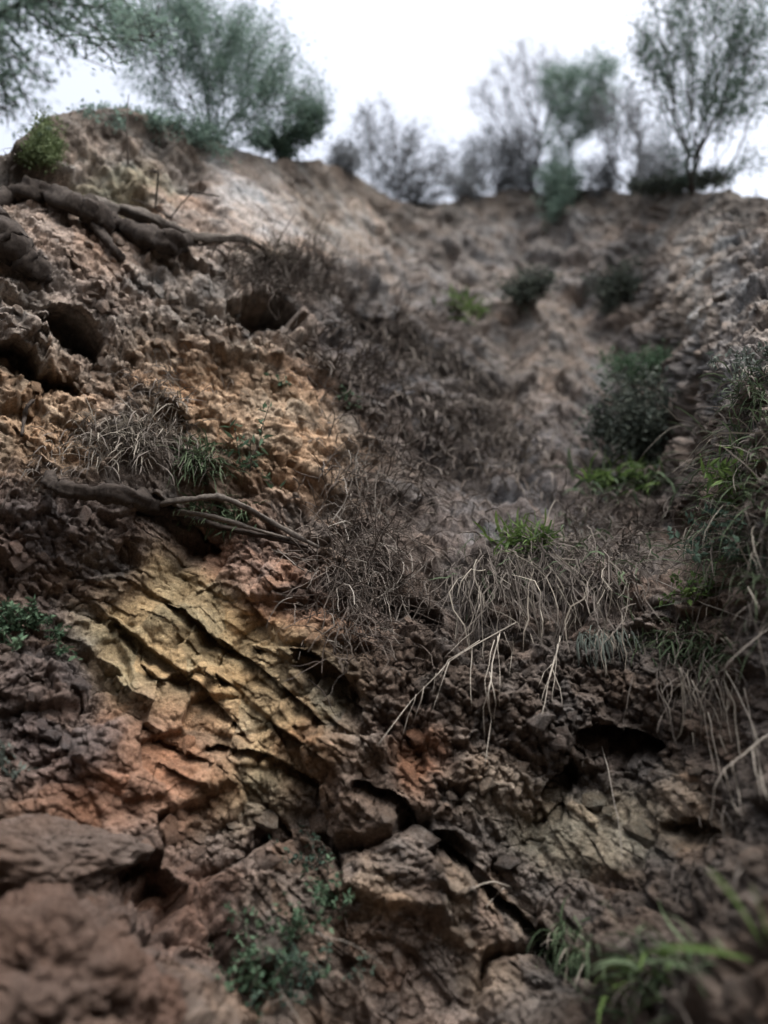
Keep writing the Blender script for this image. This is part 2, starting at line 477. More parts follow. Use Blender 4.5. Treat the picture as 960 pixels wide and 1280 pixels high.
# hollows, each with a sharp roof
DIRV = np.zeros_like(P)
def hollow(cx, cy, rx, ry, deep, rot=0):
    c, s = math.cos(math.radians(rot)), math.sin(math.radians(rot))
    ex = PX - cx + EDGE * 0.5; ey = PY - cy + EDGE * 0.4
    u = (ex * c + ey * s) / rx; v = (-ex * s + ey * c) / ry     # v < 0 above
    jb = (hrnd(c2, 31) - .5) * 0.55 + (hrnd(c3, 33) - .5) * 0.45
    v = v + jb * 0.5
    r = np.sqrt(u * u + v * v) + jb * 0.6
    m = (1 - smooth(0.86, 1.0, r)) * (1 - smooth(-0.7, 1.0, v)) ** 0.9
    return deep * m
hol = (hollow(85, 420, 50, 27, .75, 28) + hollow(14, 455, 34, 27, .7, 20) + hollow(70, 480, 34, 18, .5, 10) + hollow(335, 402, 52, 38, .75, 8) + hollow(775, 930, 62, 22, 0.5, 8)
       + hollow(500, 748, 70, 20, 0.4, 28) + hollow(215, 655, 60, 22, .32, 25) + hollow(410, 860, 60, 22, .3, 40)
       + hollow(850, 1030, 26, 22, .25) + hollow(180, 1120, 45, 40, .35, 40) + hollow(565, 1080, 26, 50, .28, -35) + hollow(690, 1000, 14, 60, .3, 20)
       + hollow(300, 830, 130, 12, .22, 38) + hollow(215, 845, 110, 12, .20, 40) + hollow(330, 960, 70, 13, .16, 20)
       + hollow(560, 470, 110, 18, .35, 35) + hollow(470, 400, 80, 14, .3, 40) + hollow(322, 1085, 13, 60, .22, 8)
       + hollow(620, 1120, 110, 13, .3, 38) + hollow(480, 1010, 50, 20, .3, 30))
flat = np.clip(0.8 * blob(315, 232, 40, 78, -30, .35) + 0.6 * blob(110, 290, 80, 40, 20, .4) + 0.55 * blob(265, 275, 80, 48, 30, .4) + .5 * blob(880, 340, 50, 110, -15, .4) + .45 * blob(410, 270, 70, 70, 0, .5) + .4 * blob(150, 975, 110, 60, -20, .5) + .45 * blob(340, 520, 90, 50, 10, .5) + .75 * blob(755, 1035, 70, 55, 0, .4), 0, .85)
H = H * (1 - flat) + flat * (0.35 * h3 + 0.5 * h4 + .1 * h2)
H -= hol
# fade the relief out beyond the frame and below
fade = smooth(-300, -60, PX) * (1 - smooth(1020, 1300, PX)) * 0.7 + 0.3
# soften the relief right at the rim
rim = 1 - 0.6 * smooth(0.975, 1.0, np.repeat(trow[:, None], NCOL, 1))
H = H * fade * rim
# proud edges also sag a little down the slope, so they undercut
SAG = np.clip(l1 * ledge_amt, 0, 1) * 0.55 + np.clip(l2, 0, 1) * 0.4
DOWN = -dPt / (np.linalg.norm(dPt, axis=2)[..., None] + 1e-9)
V = P + N * H[..., None] + DOWN * ((SAG - 0.4 * hol) * fade)[..., None]

# colour of the earth -------------------------------------------
def mixc(C, m, c):
    m = np.clip(m, 0, 1)[..., None]
    return C * (1 - m) + np.array(c) * m
Cc = np.zeros_like(P) + np.array([0.185, 0.145, 0.118])
n_lo = fbm(X * 0.8, T * 0.8, 101, 3); n_mi = fbm(X * 2.6, T * 2.6, 103, 3)
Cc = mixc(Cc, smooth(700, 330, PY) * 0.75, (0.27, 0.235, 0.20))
Cc = mixc(Cc, smooth(0.0, 0.7, n_lo) * 0.5, (0.24, 0.16, 0.12))
Cc = mixc(Cc, 0.85 * blob(330, 520, 170, 70, 20, .5), (0.36, 0.245, 0.15))
Cc = mixc(Cc, 0.8 * blob(40, 530, 80, 80, 0, .5), (0.36, 0.25, 0.155))
Cc = mixc(Cc, 0.8 * blob(110, 290, 90, 45, 20, .4), (0.34, 0.25, 0.19))
Cc = mixc(Cc, 0.7 * blob(265, 275, 80, 50, 30, .5), (0.34, 0.255, 0.20))
Cc = mixc(Cc, 0.8 * blob(160, 225, 60, 26, 0, .5), (0.25, 0.24, 0.16))
Cc = mixc(Cc, 0.9 * blob(315, 235, 40, 75, -30, .35), (0.33, 0.31, 0.295))
Cc = mixc(Cc, 0.95 * blob(880, 350, 52, 120, -15, .4), (0.40, 0.36, 0.315))
Cc = mixc(Cc, 0.8 * blob(935, 330, 40, 80, 10, .4) + 0.8 * blob(915, 470, 60, 60, 0, .4), (0.17, 0.16, 0.155))
Cc = mixc(Cc, 0.8 * blob(600, 310, 200, 60, 0, .5), (0.27, 0.235, 0.205))
Cc = mixc(Cc, 0.6 * blob(670, 430, 70, 90, 0, .6), (0.33, 0.26, 0.205))
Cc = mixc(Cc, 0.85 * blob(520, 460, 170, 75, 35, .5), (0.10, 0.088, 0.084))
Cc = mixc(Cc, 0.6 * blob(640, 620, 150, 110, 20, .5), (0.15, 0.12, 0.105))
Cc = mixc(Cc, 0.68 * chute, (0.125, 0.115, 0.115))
Cc = mixc(Cc, 0.5 * blob(680, 430, 70, 80, 0, .6), (0.25, 0.205, 0.17))
Cc = mixc(Cc, 0.95 * ochre, (0.33, 0.26, 0.145))
Cc = mixc(Cc, 0.8 * blob(345, 728, 120, 46, 35, .5), (0.29, 0.165, 0.115))
Cc = mixc(Cc, 0.9 * blob(150, 960, 140, 85, -10, .5), (0.30, 0.16, 0.10))
Cc = mixc(Cc, 0.6 * blob(400, 950, 50, 40, 0, .6), (0.33, 0.18, 0.09))
Cc = mixc(Cc, 0.8 * blob(520, 940, 32, 50, 0, .5), (0.32, 0.155, 0.08))
Cc = mixc(Cc, 0.6 * blob(230, 1130, 60, 60, 0, .6), (0.26, 0.13, 0.085))
Cc = mixc(Cc, 0.8 * blob(60, 670, 120, 60, 10, .5), (0.115, 0.085, 0.075))
Cc = mixc(Cc, 0.75 * blob(50, 880, 85, 90, 0, .5), (0.13, 0.105, 0.10))
Cc = mixc(Cc, 0.7 * crumb * smooth(-.2, .4, n_mi), (0.135, 0.11, 0.10))
Cc = mixc(Cc, 0.85 * soilm, (0.10, 0.077, 0.062))
Cc = mixc(Cc, 0.75 * blob(70, 1180, 170, 140, 0, .5), (0.13, 0.085, 0.067))
Cc = mixc(Cc, 0.7 * blob(560, 1150, 120, 70, 20, .5) * smooth(-.1, .3, n_mi) + 0.8 * blob(620, 985, 60, 40, 10, .5) + 0.8 * blob(845, 1010, 30, 50, 0, .5), (0.34, 0.255, 0.175))
Cc = mixc(Cc, 0.8 * blob(755, 1030, 72, 45, 0, .5), (0.31, 0.27, 0.19))
# block by block variation
bv = (hrnd(c1, 201) - .5) * 0.22 + (hrnd(c2, 203) - .5) * 0.34 + (hrnd(c3, 205) - .5) * 0.26
Cc *= (1 + bv)[..., None]
hue = ((hrnd(c2, 207) - .5) * 0.16)[..., None]
Cc *= np.concatenate([1 + hue, 1 + 0 * hue, 1 - hue], 2)
# the topmost strip of the face blends to dark brown towards the rim
Cc = mixc(Cc, 0.75 * smooth(0.955, 0.985, np.repeat(trow[:, None], NCOL, 1) + 0.02 * n_mi), (0.09, 0.075, 0.062))
lum = Cc.mean(2, keepdims=True)
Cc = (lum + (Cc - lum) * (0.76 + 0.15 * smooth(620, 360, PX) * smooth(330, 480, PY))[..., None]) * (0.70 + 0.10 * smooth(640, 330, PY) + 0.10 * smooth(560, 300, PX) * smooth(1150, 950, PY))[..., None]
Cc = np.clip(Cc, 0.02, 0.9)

# skirt down into the ground and the level land behind the rim
below = []
for k in range(1, 7):
    b = V[0].copy(); b[:, 2] = V[0, :, 2] + (-0.6 - V[0, :, 2]) * (k / 6); b[:, 1] -= 0.06 * k
    below.append(b)
below = np.stack(below[::-1])
top = []
for k in range(1, 26):
    d = 0.06 * k + 0.02 * k * k
    b = V[-1].copy(); b[:, 1] += d; b[:, 0] += 0.10 * d * np.sign(b[:, 0])
    b[:, 2] += 0.10 * d + 0.05 * gnoise(b[:, 0] * 1.5, b[:, 1] * 1.5, 301) * min(1, k / 4) - 0.04 * min(k, 3)
    top.append(b)
top = np.stack(top)
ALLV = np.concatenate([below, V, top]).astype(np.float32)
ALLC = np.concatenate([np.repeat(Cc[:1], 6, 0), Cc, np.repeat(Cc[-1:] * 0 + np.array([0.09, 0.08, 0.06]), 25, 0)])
NR2 = ALLV.shape[0]
idx = np.arange(NR2 * NCOL).reshape(NR2, NCOL)
Q = np.stack([idx[:-1, :-1], idx[:-1, 1:], idx[1:, 1:], idx[1:, :-1]], -1).reshape(-1, 4)
me = bpy.data.meshes.new('cliff')
me.vertices.add(NR2 * NCOL); me.vertices.foreach_set('co', ALLV.reshape(-1))
me.loops.add(len(Q) * 4); me.loops.foreach_set('vertex_index', Q.reshape(-1).astype(np.int32))
me.polygons.add(len(Q)); me.polygons.foreach_set('loop_start', (np.arange(len(Q)) * 4).astype(np.int32))
me.update(calc_edges=True)
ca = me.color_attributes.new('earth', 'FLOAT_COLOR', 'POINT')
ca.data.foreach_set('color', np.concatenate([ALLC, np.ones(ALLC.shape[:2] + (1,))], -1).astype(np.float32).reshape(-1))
cliff = link_mesh('cliff', me, 'cliff_earth')
tag(cliff, 'steep eroded cliff of brown, ochre and grey earth and rock', None, kind='structure')

def col_i(px): return int(np.argmin(np.abs(pxs - px)))
def row_i(px, py):
    c = crest(px)
    return int(np.argmin(np.abs(trow - np.clip((1420 - py) / (1420 - c), 0, 1))))
_vd = ((V - CAM) @ FWD)
_vx = 480 + FPX * ((V - CAM) @ RGT) / _vd
_vy = 640 - FPX * ((V - CAM) @ UPV) / _vd
def surf(px, py):
    """point of the finished face that is seen at this place, its outward normal and its depth"""
    i, j = row_i(px, py), col_i(px)
    i0, i1 = max(0, i - 60), min(NROW, i + 61); j0, j1 = max(0, j - 60), min(NCOL, j + 61)
    d2 = (_vx[i0:i1, j0:j1] - px) ** 2 + (_vy[i0:i1, j0:j1] - py) ** 2
    near = d2 < max(d2.min() * 1.0 + 6, 6)
    dd = np.where(near, _vd[i0:i1, j0:j1], 1e9)
    k = np.unravel_index(np.argmin(dd), dd.shape)
    i, j = i0 + k[0], j0 + k[1]
    return V[i, j].copy(), N[i, j].copy(), float(_vd[i, j])
def top_pt(px, back=0.5):
    """a point on the land just behind the rim"""
    j = col_i(px); k = int(np.argmin(np.abs(np.array([0.06 * q + 0.02 * q * q for q in range(1, 26)]) - back)))
    p = top[k, j].copy()
    return p, float((p - CAM) @ FWD)

# ground at the foot, and an added, unseen bank behind the viewpoint that shades the lower face
gxs = np.linspace(-60, 60, 121); gys = np.linspace(-60, 60, 121)
GX, GY = np.meshgrid(gxs, gys)
GZ = 0.10 * fbm(GX * 0.5, GY * 0.5, 401, 3)
GZ = GZ + smooth(-2.0, -7.0, GY) * 10.0 + smooth(-7, -40, GY) * 8 + 0.6 * fbm(GX * .3, GY * .3, 405, 3) * smooth(-3, -6, GY)
GZ = np.where(GY > 7.0, -1.0, GZ - 0.05)
gm = MB()
gi = np.arange(121 * 121).reshape(121, 121)
gm.add(np.stack([GX, GY, GZ], -1), np.stack([gi[:-1, :-1], gi[:-1, 1:], gi[1:, 1:], gi[1:, :-1]], -1).reshape(-1, 4).tolist())
g = gm.build('ground', 'soil', None, True)
tag(g, 'dark bare earth at the foot of the cliff and an added unseen shading bank', None, kind='structure')

# ------------------------------------------------------------------ stones set in the face
import bmesh
E_A = np.array([math.cos(ang), 0.12, -math.sin(ang)]); E_A /= np.linalg.norm(E_A)
def stone_mesh(seed):
    r = np.random.default_rng(seed)
    n = int(r.integers(15, 22))
    q = r.normal(size=(n, 3)); q /= np.linalg.norm(q, axis=1)[:, None]
    q *= r.uniform(0.75, 1.1, (n, 1))
    q = np.sign(q) * np.abs(q) ** 0.8
    q *= np.array([1.0, r.uniform(.55, .85), r.uniform(.35, .6)]) * 0.5
    bm = bmesh.new()
    for p in q: bm.verts.new(p)
    res = bmesh.ops.convex_hull(bm, input=bm.verts)
    for v in [v for v in bm.verts if not v.link_faces]: bm.verts.remove(v)
    m = bpy.data.meshes.new('stone'); bm.to_mesh(m); bm.free()
    m.materials.append(MATS['stone'])
    return m
STONES = [stone_mesh(900 + k) for k in range(16)]
from mathutils import Matrix
def place_stone(px, py, size_px, embed=0.3, k=None):
    p, nrm, D = surf(px, py)
    i, j = row_i(px, py), col_i(px)
    s = size_px * D / FPX
    o = bpy.data.objects.new('stone', STONES[int(rng.integers(16)) if k is None else k])
    COL.objects.link(o)
    z = nrm + rng.normal(size=3) * 0.35 + np.array([0, 0, .25]); z /= np.linalg.norm(z)
    x = E_A + rng.normal(size=3) * 0.4; x -= z * (x @ z); x /= np.linalg.norm(x)
    y = np.cross(z, x)
    M = Matrix(np.stack([x, y, z], 1).tolist()).to_4x4()
    sc = s * rng.uniform(.85, 1.2)
    o.matrix_world = Matrix.Translation(Vector(p - nrm * sc * embed * 0.3)) @ M @ Matrix.Diagonal((sc, sc * rng.uniform(.8, 1.2), sc * rng.uniform(.8, 1.2), 1))
    c = Cc[i, j] * rng.uniform(0.85, 1.3)
    o.color = (float(c[0]), float(c[1]), float(c[2]), 1)
    o.parent = cliff
    return o
zones = [  # cx, cy, rx, ry, count, min px, max px
 (150, 330, 170, 70, 55, 9, 22), (250, 420, 130, 70, 60, 8, 20), (60, 500, 80, 60, 20, 10, 26), (330, 560, 110, 60, 26, 9, 20),
 (80, 690, 90, 50, 14, 12, 26), (500, 830, 110, 60, 24, 10, 24), (620, 960, 130, 60, 24, 14, 38), (500, 1080, 200, 90, 20, 16, 44),
 (300, 1030, 130, 60, 14, 14, 34), (330, 880, 120, 80, 8, 10, 22), (60, 900, 60, 60, 10, 12, 30), (880, 350, 60, 90, 18, 8, 20), (820, 1000, 60, 60, 8, 14, 34)]
nst = 0
for cx, cy, rx, ry, n, a, b in zones:
    for _ in range(n):
        x = cx + rng.normal() * rx * 0.6; y = cy + rng.normal() * ry * 0.6
        if not (4 < x < 956 and crest(x) + 14 < y < 1270): continue
        place_stone(x, y, 1.25 * (a + (b - a) * rng.random() ** 2), 0.2)

def boulder(label, px, py, D, rpx, sq, seed, col):
    rg = np.random.default_rng(seed)
    bm = bmesh.new(); bmesh.ops.create_icosphere(bm, subdivisions=6, radius=1.0)
    Vb = np.array([v.co[:] for v in bm.verts])
    off = rg.uniform(0, 50, 3)
    x, y, z = [(Vb[:, k] + off[k]).astype(np.float32) for k in range(3)]
    f1, f2, hh, oo = worley3(x * 1.7, y * 1.7, z * 1.7, seed)
    g1, g2, hg, og = worley3(x * 6, y * 6, z * 6, seed + 1)
    d = 0.42 * gnoise3(x * 1.1, y * 1.1, z * 1.1, seed) - 0.30 * f1 ** 2 + 0.10 * (hrnd(hh, 5) - .5) - 0.10 * g1 + 0.08 * (hrnd(hg, 3) - .5) + 0.05 * gnoise3(x * 9, y * 9, z * 9, seed)
    Vb = Vb * (1.1 + d)[:, None] * np.array(sq) * rpx * D / FPX
    for v, c in zip(bm.verts, Vb): v.co = c
    m = bpy.data.meshes.new('boulder'); bm.to_mesh(m); bm.free()
    o = link_mesh('boulder', m, 'stone')
    o.location = Vector(ray(np.array(float(px)), np.array(float(py)), np.array(D)))
    o.rotation_euler = tuple(rg.uniform(-.4, .4, 3)); o.color = (*col, 1)
    return tag(o, label, 'boulder')
boulder('large lumpy reddish brown boulder bulging from the foot of the cliff at the left', 50, 1225, 3.95, 128, (1.1, 1, .85), 701, (0.085, 0.058, 0.046))
boulder('smaller reddish boulder tucked against the right side of the large lumpy one', 158, 1268, 3.95, 66, (1, 1, .9), 702, (0.100, 0.066, 0.052))
boulder('broken brown boulder resting above the large lumpy boulder', 45, 1085, 4.75, 88, (1.25, 1, .62), 703, (0.10, 0.075, 0.062))

# ------------------------------------------------------------------ plant builders
def wob(P0, P1, n, amp, rg, sag=0.0):
    t = np.linspace(0, 1, n + 1)[:, None]
    Q = P0 + (P1 - P0) * t
    L = np.linalg.norm(P1 - P0)
    off = np.cumsum(rg.normal(size=(n + 1, 3)), 0); off -= off[0]; off -= t * off[-1]
    Q = Q + off * amp * L / max(n, 1) ** 0.5
    Q[:, 2] += (np.sin(t[:, 0] * math.pi)) * -sag * L
    return Q

def grow(base, targets, rg, tip=0.004, seglen=0.12, wobble=0.10, path=0.45, sag=0.0, expo=2.4, stem=None):
    """branch skeleton that reaches every target; returns nodes, parents, radii"""
    base = np.asarray(base, float)
    nodes = [base]; par = [-1]; pl = [0.0]
    if stem is not None:
        for q in stem:
            q = np.asarray(q, float)
            Q = wob(nodes[-1], q, max(2, int(np.linalg.norm(q - nodes[-1]) / seglen)), wobble, rg)
            for s_ in Q[1:]:
                par.append(len(nodes) - 1); pl.append(pl[-1] + np.linalg.norm(s_ - nodes[-1])); nodes.append(s_)
    tg = np.asarray(targets)
    ref = nodes[-1] if stem is not None else base
    tg = tg[np.argsort(np.linalg.norm(tg - ref, axis=1))]
    for t in tg:
        NN = np.array(nodes); d = np.linalg.norm(NN - t, axis=1)
        k = int(np.argmin(d + path * np.array(pl)))
        Q = wob(NN[k], t, max(1, int(d[k] / seglen)), wobble, rg, sag)
        prev = k
        for s_ in Q[1:]:
            par.append(prev); pl.append(pl[prev] + np.linalg.norm(s_ - nodes[prev])); nodes.append(s_); prev = len(nodes) - 1
    n = len(nodes); ch = [[] for _ in range(n)]
    for i in range(1, n): ch[par[i]].append(i)
    R = np.zeros(n)
    for i in range(n - 1, -1, -1):
        R[i] = tip if not ch[i] else (sum(R[c] ** expo for c in ch[i])) ** (1 / expo)
    return np.array(nodes), par, ch, R

def branch_meshes(skel, main_min=None):
    nodes, par, ch, R = skel
    tr, br = MB(), MB()
    stack = [(0, None)]; first = True
    while stack:
        i, p = stack.pop()
        chain = ([p] if p is not None else []) + [i]
        c = i
        while ch[c]:
            kids = sorted(ch[c], key=lambda q: -R[q])
            for q in kids[1:]: stack.append((q, c))
            c = kids[0]; chain.append(c)
        if len(chain) > 1:
            rad = R[chain].copy()
            if p is not None: rad[0] = min(rad[0], rad[1] * 1.2)
            mb = tr if first else br
            mb.tube(nodes[chain], rad, 8 if rad.max() > .03 else (5 if rad.max() > .012 else 3), cap=False)
        first = False
    return tr, br

def blob_targets(blobs, n, rg):
    w = np.array([b[2] * b[3] * (b[6] if len(b) > 6 else 1.0) for b in blobs], float); w /= w.sum()
    out = []
    for k in rg.choice(len(blobs), n, p=w):
        b = blobs[k]
        v = rg.normal(size=3); v /= np.linalg.norm(v); v *= rg.random() ** 0.45
        D = b[4] + v[2] * b[5]
        out.append(ray(b[0] + v[0] * b[2], b[1] + v[1] * b[3], D))
    return np.array(out)

def leafy(skel, mb, rg, n, size, sigma, reach=5, aspect=2.2, droop=0.0, clump=0.5):
    """leaves near the outer twigs, thicker in some clumps than others"""
    nodes, par, ch, R = skel
    tips = [i for i in range(len(nodes)) if not ch[i]]
    pool = []; wts = []
    for t in tips:
        w = 0.15 + rg.random() ** (1 + 2 * clump) * 2
        i = t
        for k in range(reach):
            if i <= 0: break
            pool.append((i, par[i])); wts.append(w); i = par[i]
    wts = np.array(wts) / np.sum(wts)
    kk = rg.choice(len(pool), n, p=wts)
    pa = np.array(pool)[kk]
    t = rg.random((n, 1))
    C = nodes[pa[:, 0]] * t + nodes[pa[:, 1]] * (1 - t) + rg.normal(size=(n, 3)) * sigma
    mb.leaves(C, size, rg, aspect, 0.4, droop)

def woody(name, label, cat, base, blobs, ntg, leaf_n, leaf_size, leaf_mat, bark='bark_dark', seed=1, tip=0.004, sigma=0.06,
          group=None, stem=None, aspect=2.2, droop=0.0, path=0.45, sag=0.0, reach=5, trunk='trunk', wobble=.10, clump=.5, seglen=.12, absD=False):
    rg = np.random.default_rng(seed)
    if not absD:
        bD = float((np.asarray(base) - CAM) @ FWD); mD = np.mean([q[4] for q in blobs]); f = bD / mD
        blobs = [(q[0], q[1], q[2], q[3], bD + (q[4] - mD) * f, q[5] * f) + tuple(q[6:]) for q in blobs]
        leaf_size *= f; tip *= f; sigma *= f; seglen *= f
    o = empty(name, base)
    tag(o, label, cat, group)
    sk = grow(base, blob_targets(blobs, ntg, rg), rg, tip=tip, stem=stem, path=path, sag=sag, wobble=wobble, seglen=seglen)
    tr, br = branch_meshes(sk)
    to = tr.build(trunk, bark, o, True)
    if ntg <= 20:
        for part in br.split(): part.build('branch', bark, to, True)
    elif br.n: br.build('branches', bark, to, True)['kind'] = 'stuff'
    if leaf_n:
        mb = MB(); leafy(sk, mb, rg, leaf_n, leaf_size, sigma, reach, aspect, droop, clump)
        mb.build('crown', leaf_mat, o)['kind'] = 'stuff'
    return o

def blades(mb, root, dirs, length, width, rg, droop=0.6, segs=5, curl=0.15, flat=False):
    for r, d, L in zip(root, dirs, length):
        d = d / np.linalg.norm(d)
        P_ = [r]; v = d.copy(); st = L / segs
        for k in range(segs):
            v = v + np.array([0, 0, -droop / segs * 1.6]) + rg.normal(size=3) * curl
            v /= np.linalg.norm(v); P_.append(P_[-1] + v * st)
        P_ = np.array(P_)
        side = np.cross(d, rg.normal(size=3)); side /= np.linalg.norm(side) + 1e-9
        w = width * rg.uniform(.6, 1.3) * np.array([0.8] + [1.0] * (segs - 2) + [0.7, 0.08])[:segs + 1]
        mb.ribbon(P_, w * 0.5, side)

def tuft(name, label, cat, spots, parts, seed=1, group=None, curl=.15, dmax=1.6, segs=5):
    """spots: [(px, py)] the roots; parts: [(part name, material, blades, length px, width px, droop, spread, upness, root px radius)]"""
    rg = np.random.default_rng(seed)
    p0, n0, D0 = surf(*spots[0])
    o = empty(name, p0); tag(o, label, cat, group)
    S = [surf(*s) for s in spots]
    for (pn, mat, nb, lpx, wpx, dr, spread, upn, rad) in parts:
        mb = MB()
        R_, D_, L_ = [], [], []
        for _ in range(nb):
            sx, sy = spots[int(rg.integers(len(spots)))]
            x = sx + rg.normal() * rad; y = sy + rg.normal() * rad * .6
            p, nn, D = surf(x, max(y, crest(x) + 2))
            if abs(D - D0) > dmax: continue
            d = nn * 0.6 + np.array([0, 0, upn]) + rg.normal(size=3) * spread
            R_.append(p - nn * 0.02); D_.append(d); L_.append(lpx * D / FPX * rg.uniform(.45, 1.25))
        blades(mb, R_, D_, L_, wpx * D0 / FPX, rg, dr, segs, curl)
        c = mb.build(pn, mat, o); c['kind'] = 'stuff'
    return o

def strand(mb, pts_px, r_px, rg, off=0.05, D=None, amp=0.03, n=4, sides=5, taper=0.35):
    """a root or stem lying just off the face through these places"""
    Q = []
    for q in pts_px:
        if D is None or len(q) == 2:
            p, nn, dd = surf(q[0], q[1]); Q.append(ray(q[0], q[1], dd - off))
        else: Q.append(ray(q[0], q[1], q[2]))
    Q = np.array(Q)
    pts = [Q[0]]
    for a, b in zip(Q[:-1], Q[1:]):
        pts.extend(wob(a, b, n, amp, rg)[1:])
    pts = np.array(pts)
    for i in range(1, len(pts)):          # keep the strand in front of the face it hangs on
        q = pts[i] - CAM; dq = q @ FWD
        x = 480 + FPX * (q @ RGT) / dq; y = 640 - FPX * (q @ UPV) / dq
        if -50 < x < 1010 and crest(x) + 4 < y < 1300:
            lim = surf(x, y)[2] - 0.03
            if dq > lim: pts[i] = CAM + q * lim / dq
    d0 = (pts[0] - CAM) @ FWD
    r = r_px * d0 / FPX * np.linspace(1, taper, len(pts)) * rg.uniform(.88, 1.12, len(pts))
    mb.tube(pts, r, sides)
    return pts

def limb(path, rg, sides=16, n=9, amp=0.035, lift=True):
    """thick woody limb: path of (px, py, depth offset from face, thickness px); smooth spline with knots and bark swelling"""
    Q = []; Rr = []
    for x, y, off, th in path:
        inside = -60 < x < 1020
        if inside: p, nn, dd = surf(x, max(y, crest(x) + 3))
        else: dd = float(depth_fast(np.array(x), np.array(y)))
        Q.append(ray(x, y, dd - off)); Rr.append(th * 0.5 * dd / FPX)
    Q = np.array(Q); Rr = np.array(Rr)
    # Catmull-Rom
    pts = []; rad = []
    E = np.vstack([2 * Q[0] - Q[1], Q, 2 * Q[-1] - Q[-2]])
    for i in range(len(Q) - 1):
        for t in np.linspace(0, 1, n, endpoint=False):
            a, b, c, d = E[i], E[i + 1], E[i + 2], E[i + 3]
            pts.append(0.5 * ((2 * b) + (c - a) * t + (2 * a - 5 * b + 4 * c - d) * t * t + (-a + 3 * b - 3 * c + d) * t ** 3))
            rad.append(Rr[i] * (1 - t) + Rr[i + 1] * t)
    pts.append(Q[-1]); rad.append(Rr[-1])
    pts = np.array(pts); rad = np.array(rad)
    if lift:
        for i in range(len(pts)):
            q = pts[i] - CAM; dq = q @ FWD
            x = 480 + FPX * (q @ RGT) / dq; y = 640 - FPX * (q @ UPV) / dq
            if -50 < x < 1010 and crest(x) + 4 < y < 1300:
                lim = surf(x, y)[2] + rad[i] * 0.2
                if dq > lim: pts[i] = CAM + q * lim / dq
        for _ in range(2): pts[1:-1] = .25 * pts[:-2] + .5 * pts[1:-1] + .25 * pts[2:]
    pts += rg.normal(size=pts.shape) * rad[:, None] * 0.06
    rad *= rg.uniform(.94, 1.07, len(rad))
    mb = MB(); mb.tube(pts, rad, sides)
    V_ = mb.v[0]; ctr = np.repeat(pts, sides, 0)
    rows = np.arange(len(pts))[:, None]; cols = np.arange(sides)[None, :]
    groove = sum(a * np.cos(k * cols * 2 * math.pi / sides + rg.uniform(0, 6.3) + tw * rows + 0.8 * np.sin(rows * .31 + k)) for a, k, tw in ((.16, 2, .10), (.13, 3, -.07), (.10, 5, .05)))
    swell = 1 + 0.14 * np.sin(rows * .47 + rg.uniform(0, 6)) + 0.10 * np.sin(rows * 1.13 + rg.uniform(0, 6))
    mb.v[0] = ctr + (V_ - ctr) * ((1 + groove) * swell * (1 + 0.07 * rg.normal(size=(len(pts), sides)).clip(-1.5, 1.5))).reshape(-1, 1)
    return mb

# ------------------------------------------------------------------ trees and shrubs on the rim
woody('feathery_tree', 'feathery pale green tree leaning over the high left end of the rim', 'tree', top_pt(262, .5)[0],
      [(230, 75, 85, 68, 9.6, .9), (320, 85, 75, 65, 9.9, .9), (372, 110, 45, 55, 10.0, .7), (185, 20, 70, 45, 9.4, .8), (290, 150, 70, 32, 9.6, .6), (240, 5, 80, 35, 9.5, .8, .8), (310, 30, 60, 40, 9.7, .6, .7)],
      520, 27000, 0.07, 'leaf_feathery', 'bark_dark', seed=11, tip=.0032, sigma=.085, aspect=5.0, droop=.8, sag=.10, reach=4, clump=.8, path=.6)
woody('dense_shrub', 'dense dark green shrub at the foot of the feathery tree on the rim', 'shrub', top_pt(360, .15)[0],
      [(358, 165, 42, 26, 10.6, .5), (388, 138, 28, 34, 10.8, .4), (325, 178, 30, 16, 10.4, .3)], 150, 6000, 0.06, 'leaf_dark', seed=12, tip=.003, sigma=.06, trunk='stem')
lb = ray(np.array(-330.), np.array(330.), depth_fast(np.array(-330.), np.array(330.)))
woody('overhanging_tree', 'dark limbed tree reaching over the cliff with loose foliage at the left', 'tree', lb,
      [(35, 85, 60, 75, 4.4, .5), (125, 40, 75, 50, 4.7, .5, .8), (60, 20, 80, 30, 4.4, .4, .7), (185, 40, 40, 50, 5.0, .4, .5), (-90, 60, 100, 110, 4.6, .8, .8), (15, 130, 40, 40, 4.4, .4)],
      360, 6500, 0.045, 'leaf_feathery', 'bark_dark', seed=13, tip=.0034, sigma=.06, aspect=2.8, reach=6, clump=1.2, wobble=.06, absD=True,
      stem=[ray(np.array(-260.), np.array(120.), np.array(4.8)), ray(np.array(-110.), np.array(40.), np.array(4.5)), ray(np.array(10.), np.array(14.), np.array(4.4)), ray(np.array(85.), np.array(-2.), np.array(4.4))])
woody('mossy_shrub', 'low rounded olive green shrub on the left end of the rim', 'shrub', surf(62, 200)[0],
      [(58, 168, 26, 28, 7.75, .25), (45, 190, 26, 18, 7.6, .2)], 70, 6500, 0.035, 'moss', seed=14, tip=.003, sigma=.045, trunk='stem', clump=.1)
woody('trailing_shrub', 'blue green trailing shrub spilling over the rim above the grey slab', 'shrub', top_pt(190, .1)[0],
      [(190, 155, 75, 28, 9.0, .3), (250, 180, 55, 24, 9.3, .3), (120, 148, 45, 18, 8.5, .3)], 160, 7000, 0.05, 'leaf_feathery', 'bark_dark', seed=15, tip=.003, sigma=.06, trunk='stem', droop=.3)
woody('spindly_shrub', 'spindly grey shrub at the head of the gully', 'shrub', top_pt(490, .3)[0],
      [(468, 170, 32, 58, 15.6, .8), (510, 190, 50, 48, 15.8, .8), (555, 205, 36, 36, 15.8, .8), (450, 205, 26, 28, 15.6, .6)], 360, 4200, 0.07, 'leaf_hazy', seed=16, tip=.0045, sigma=.09, trunk='stem', reach=4, path=.6)
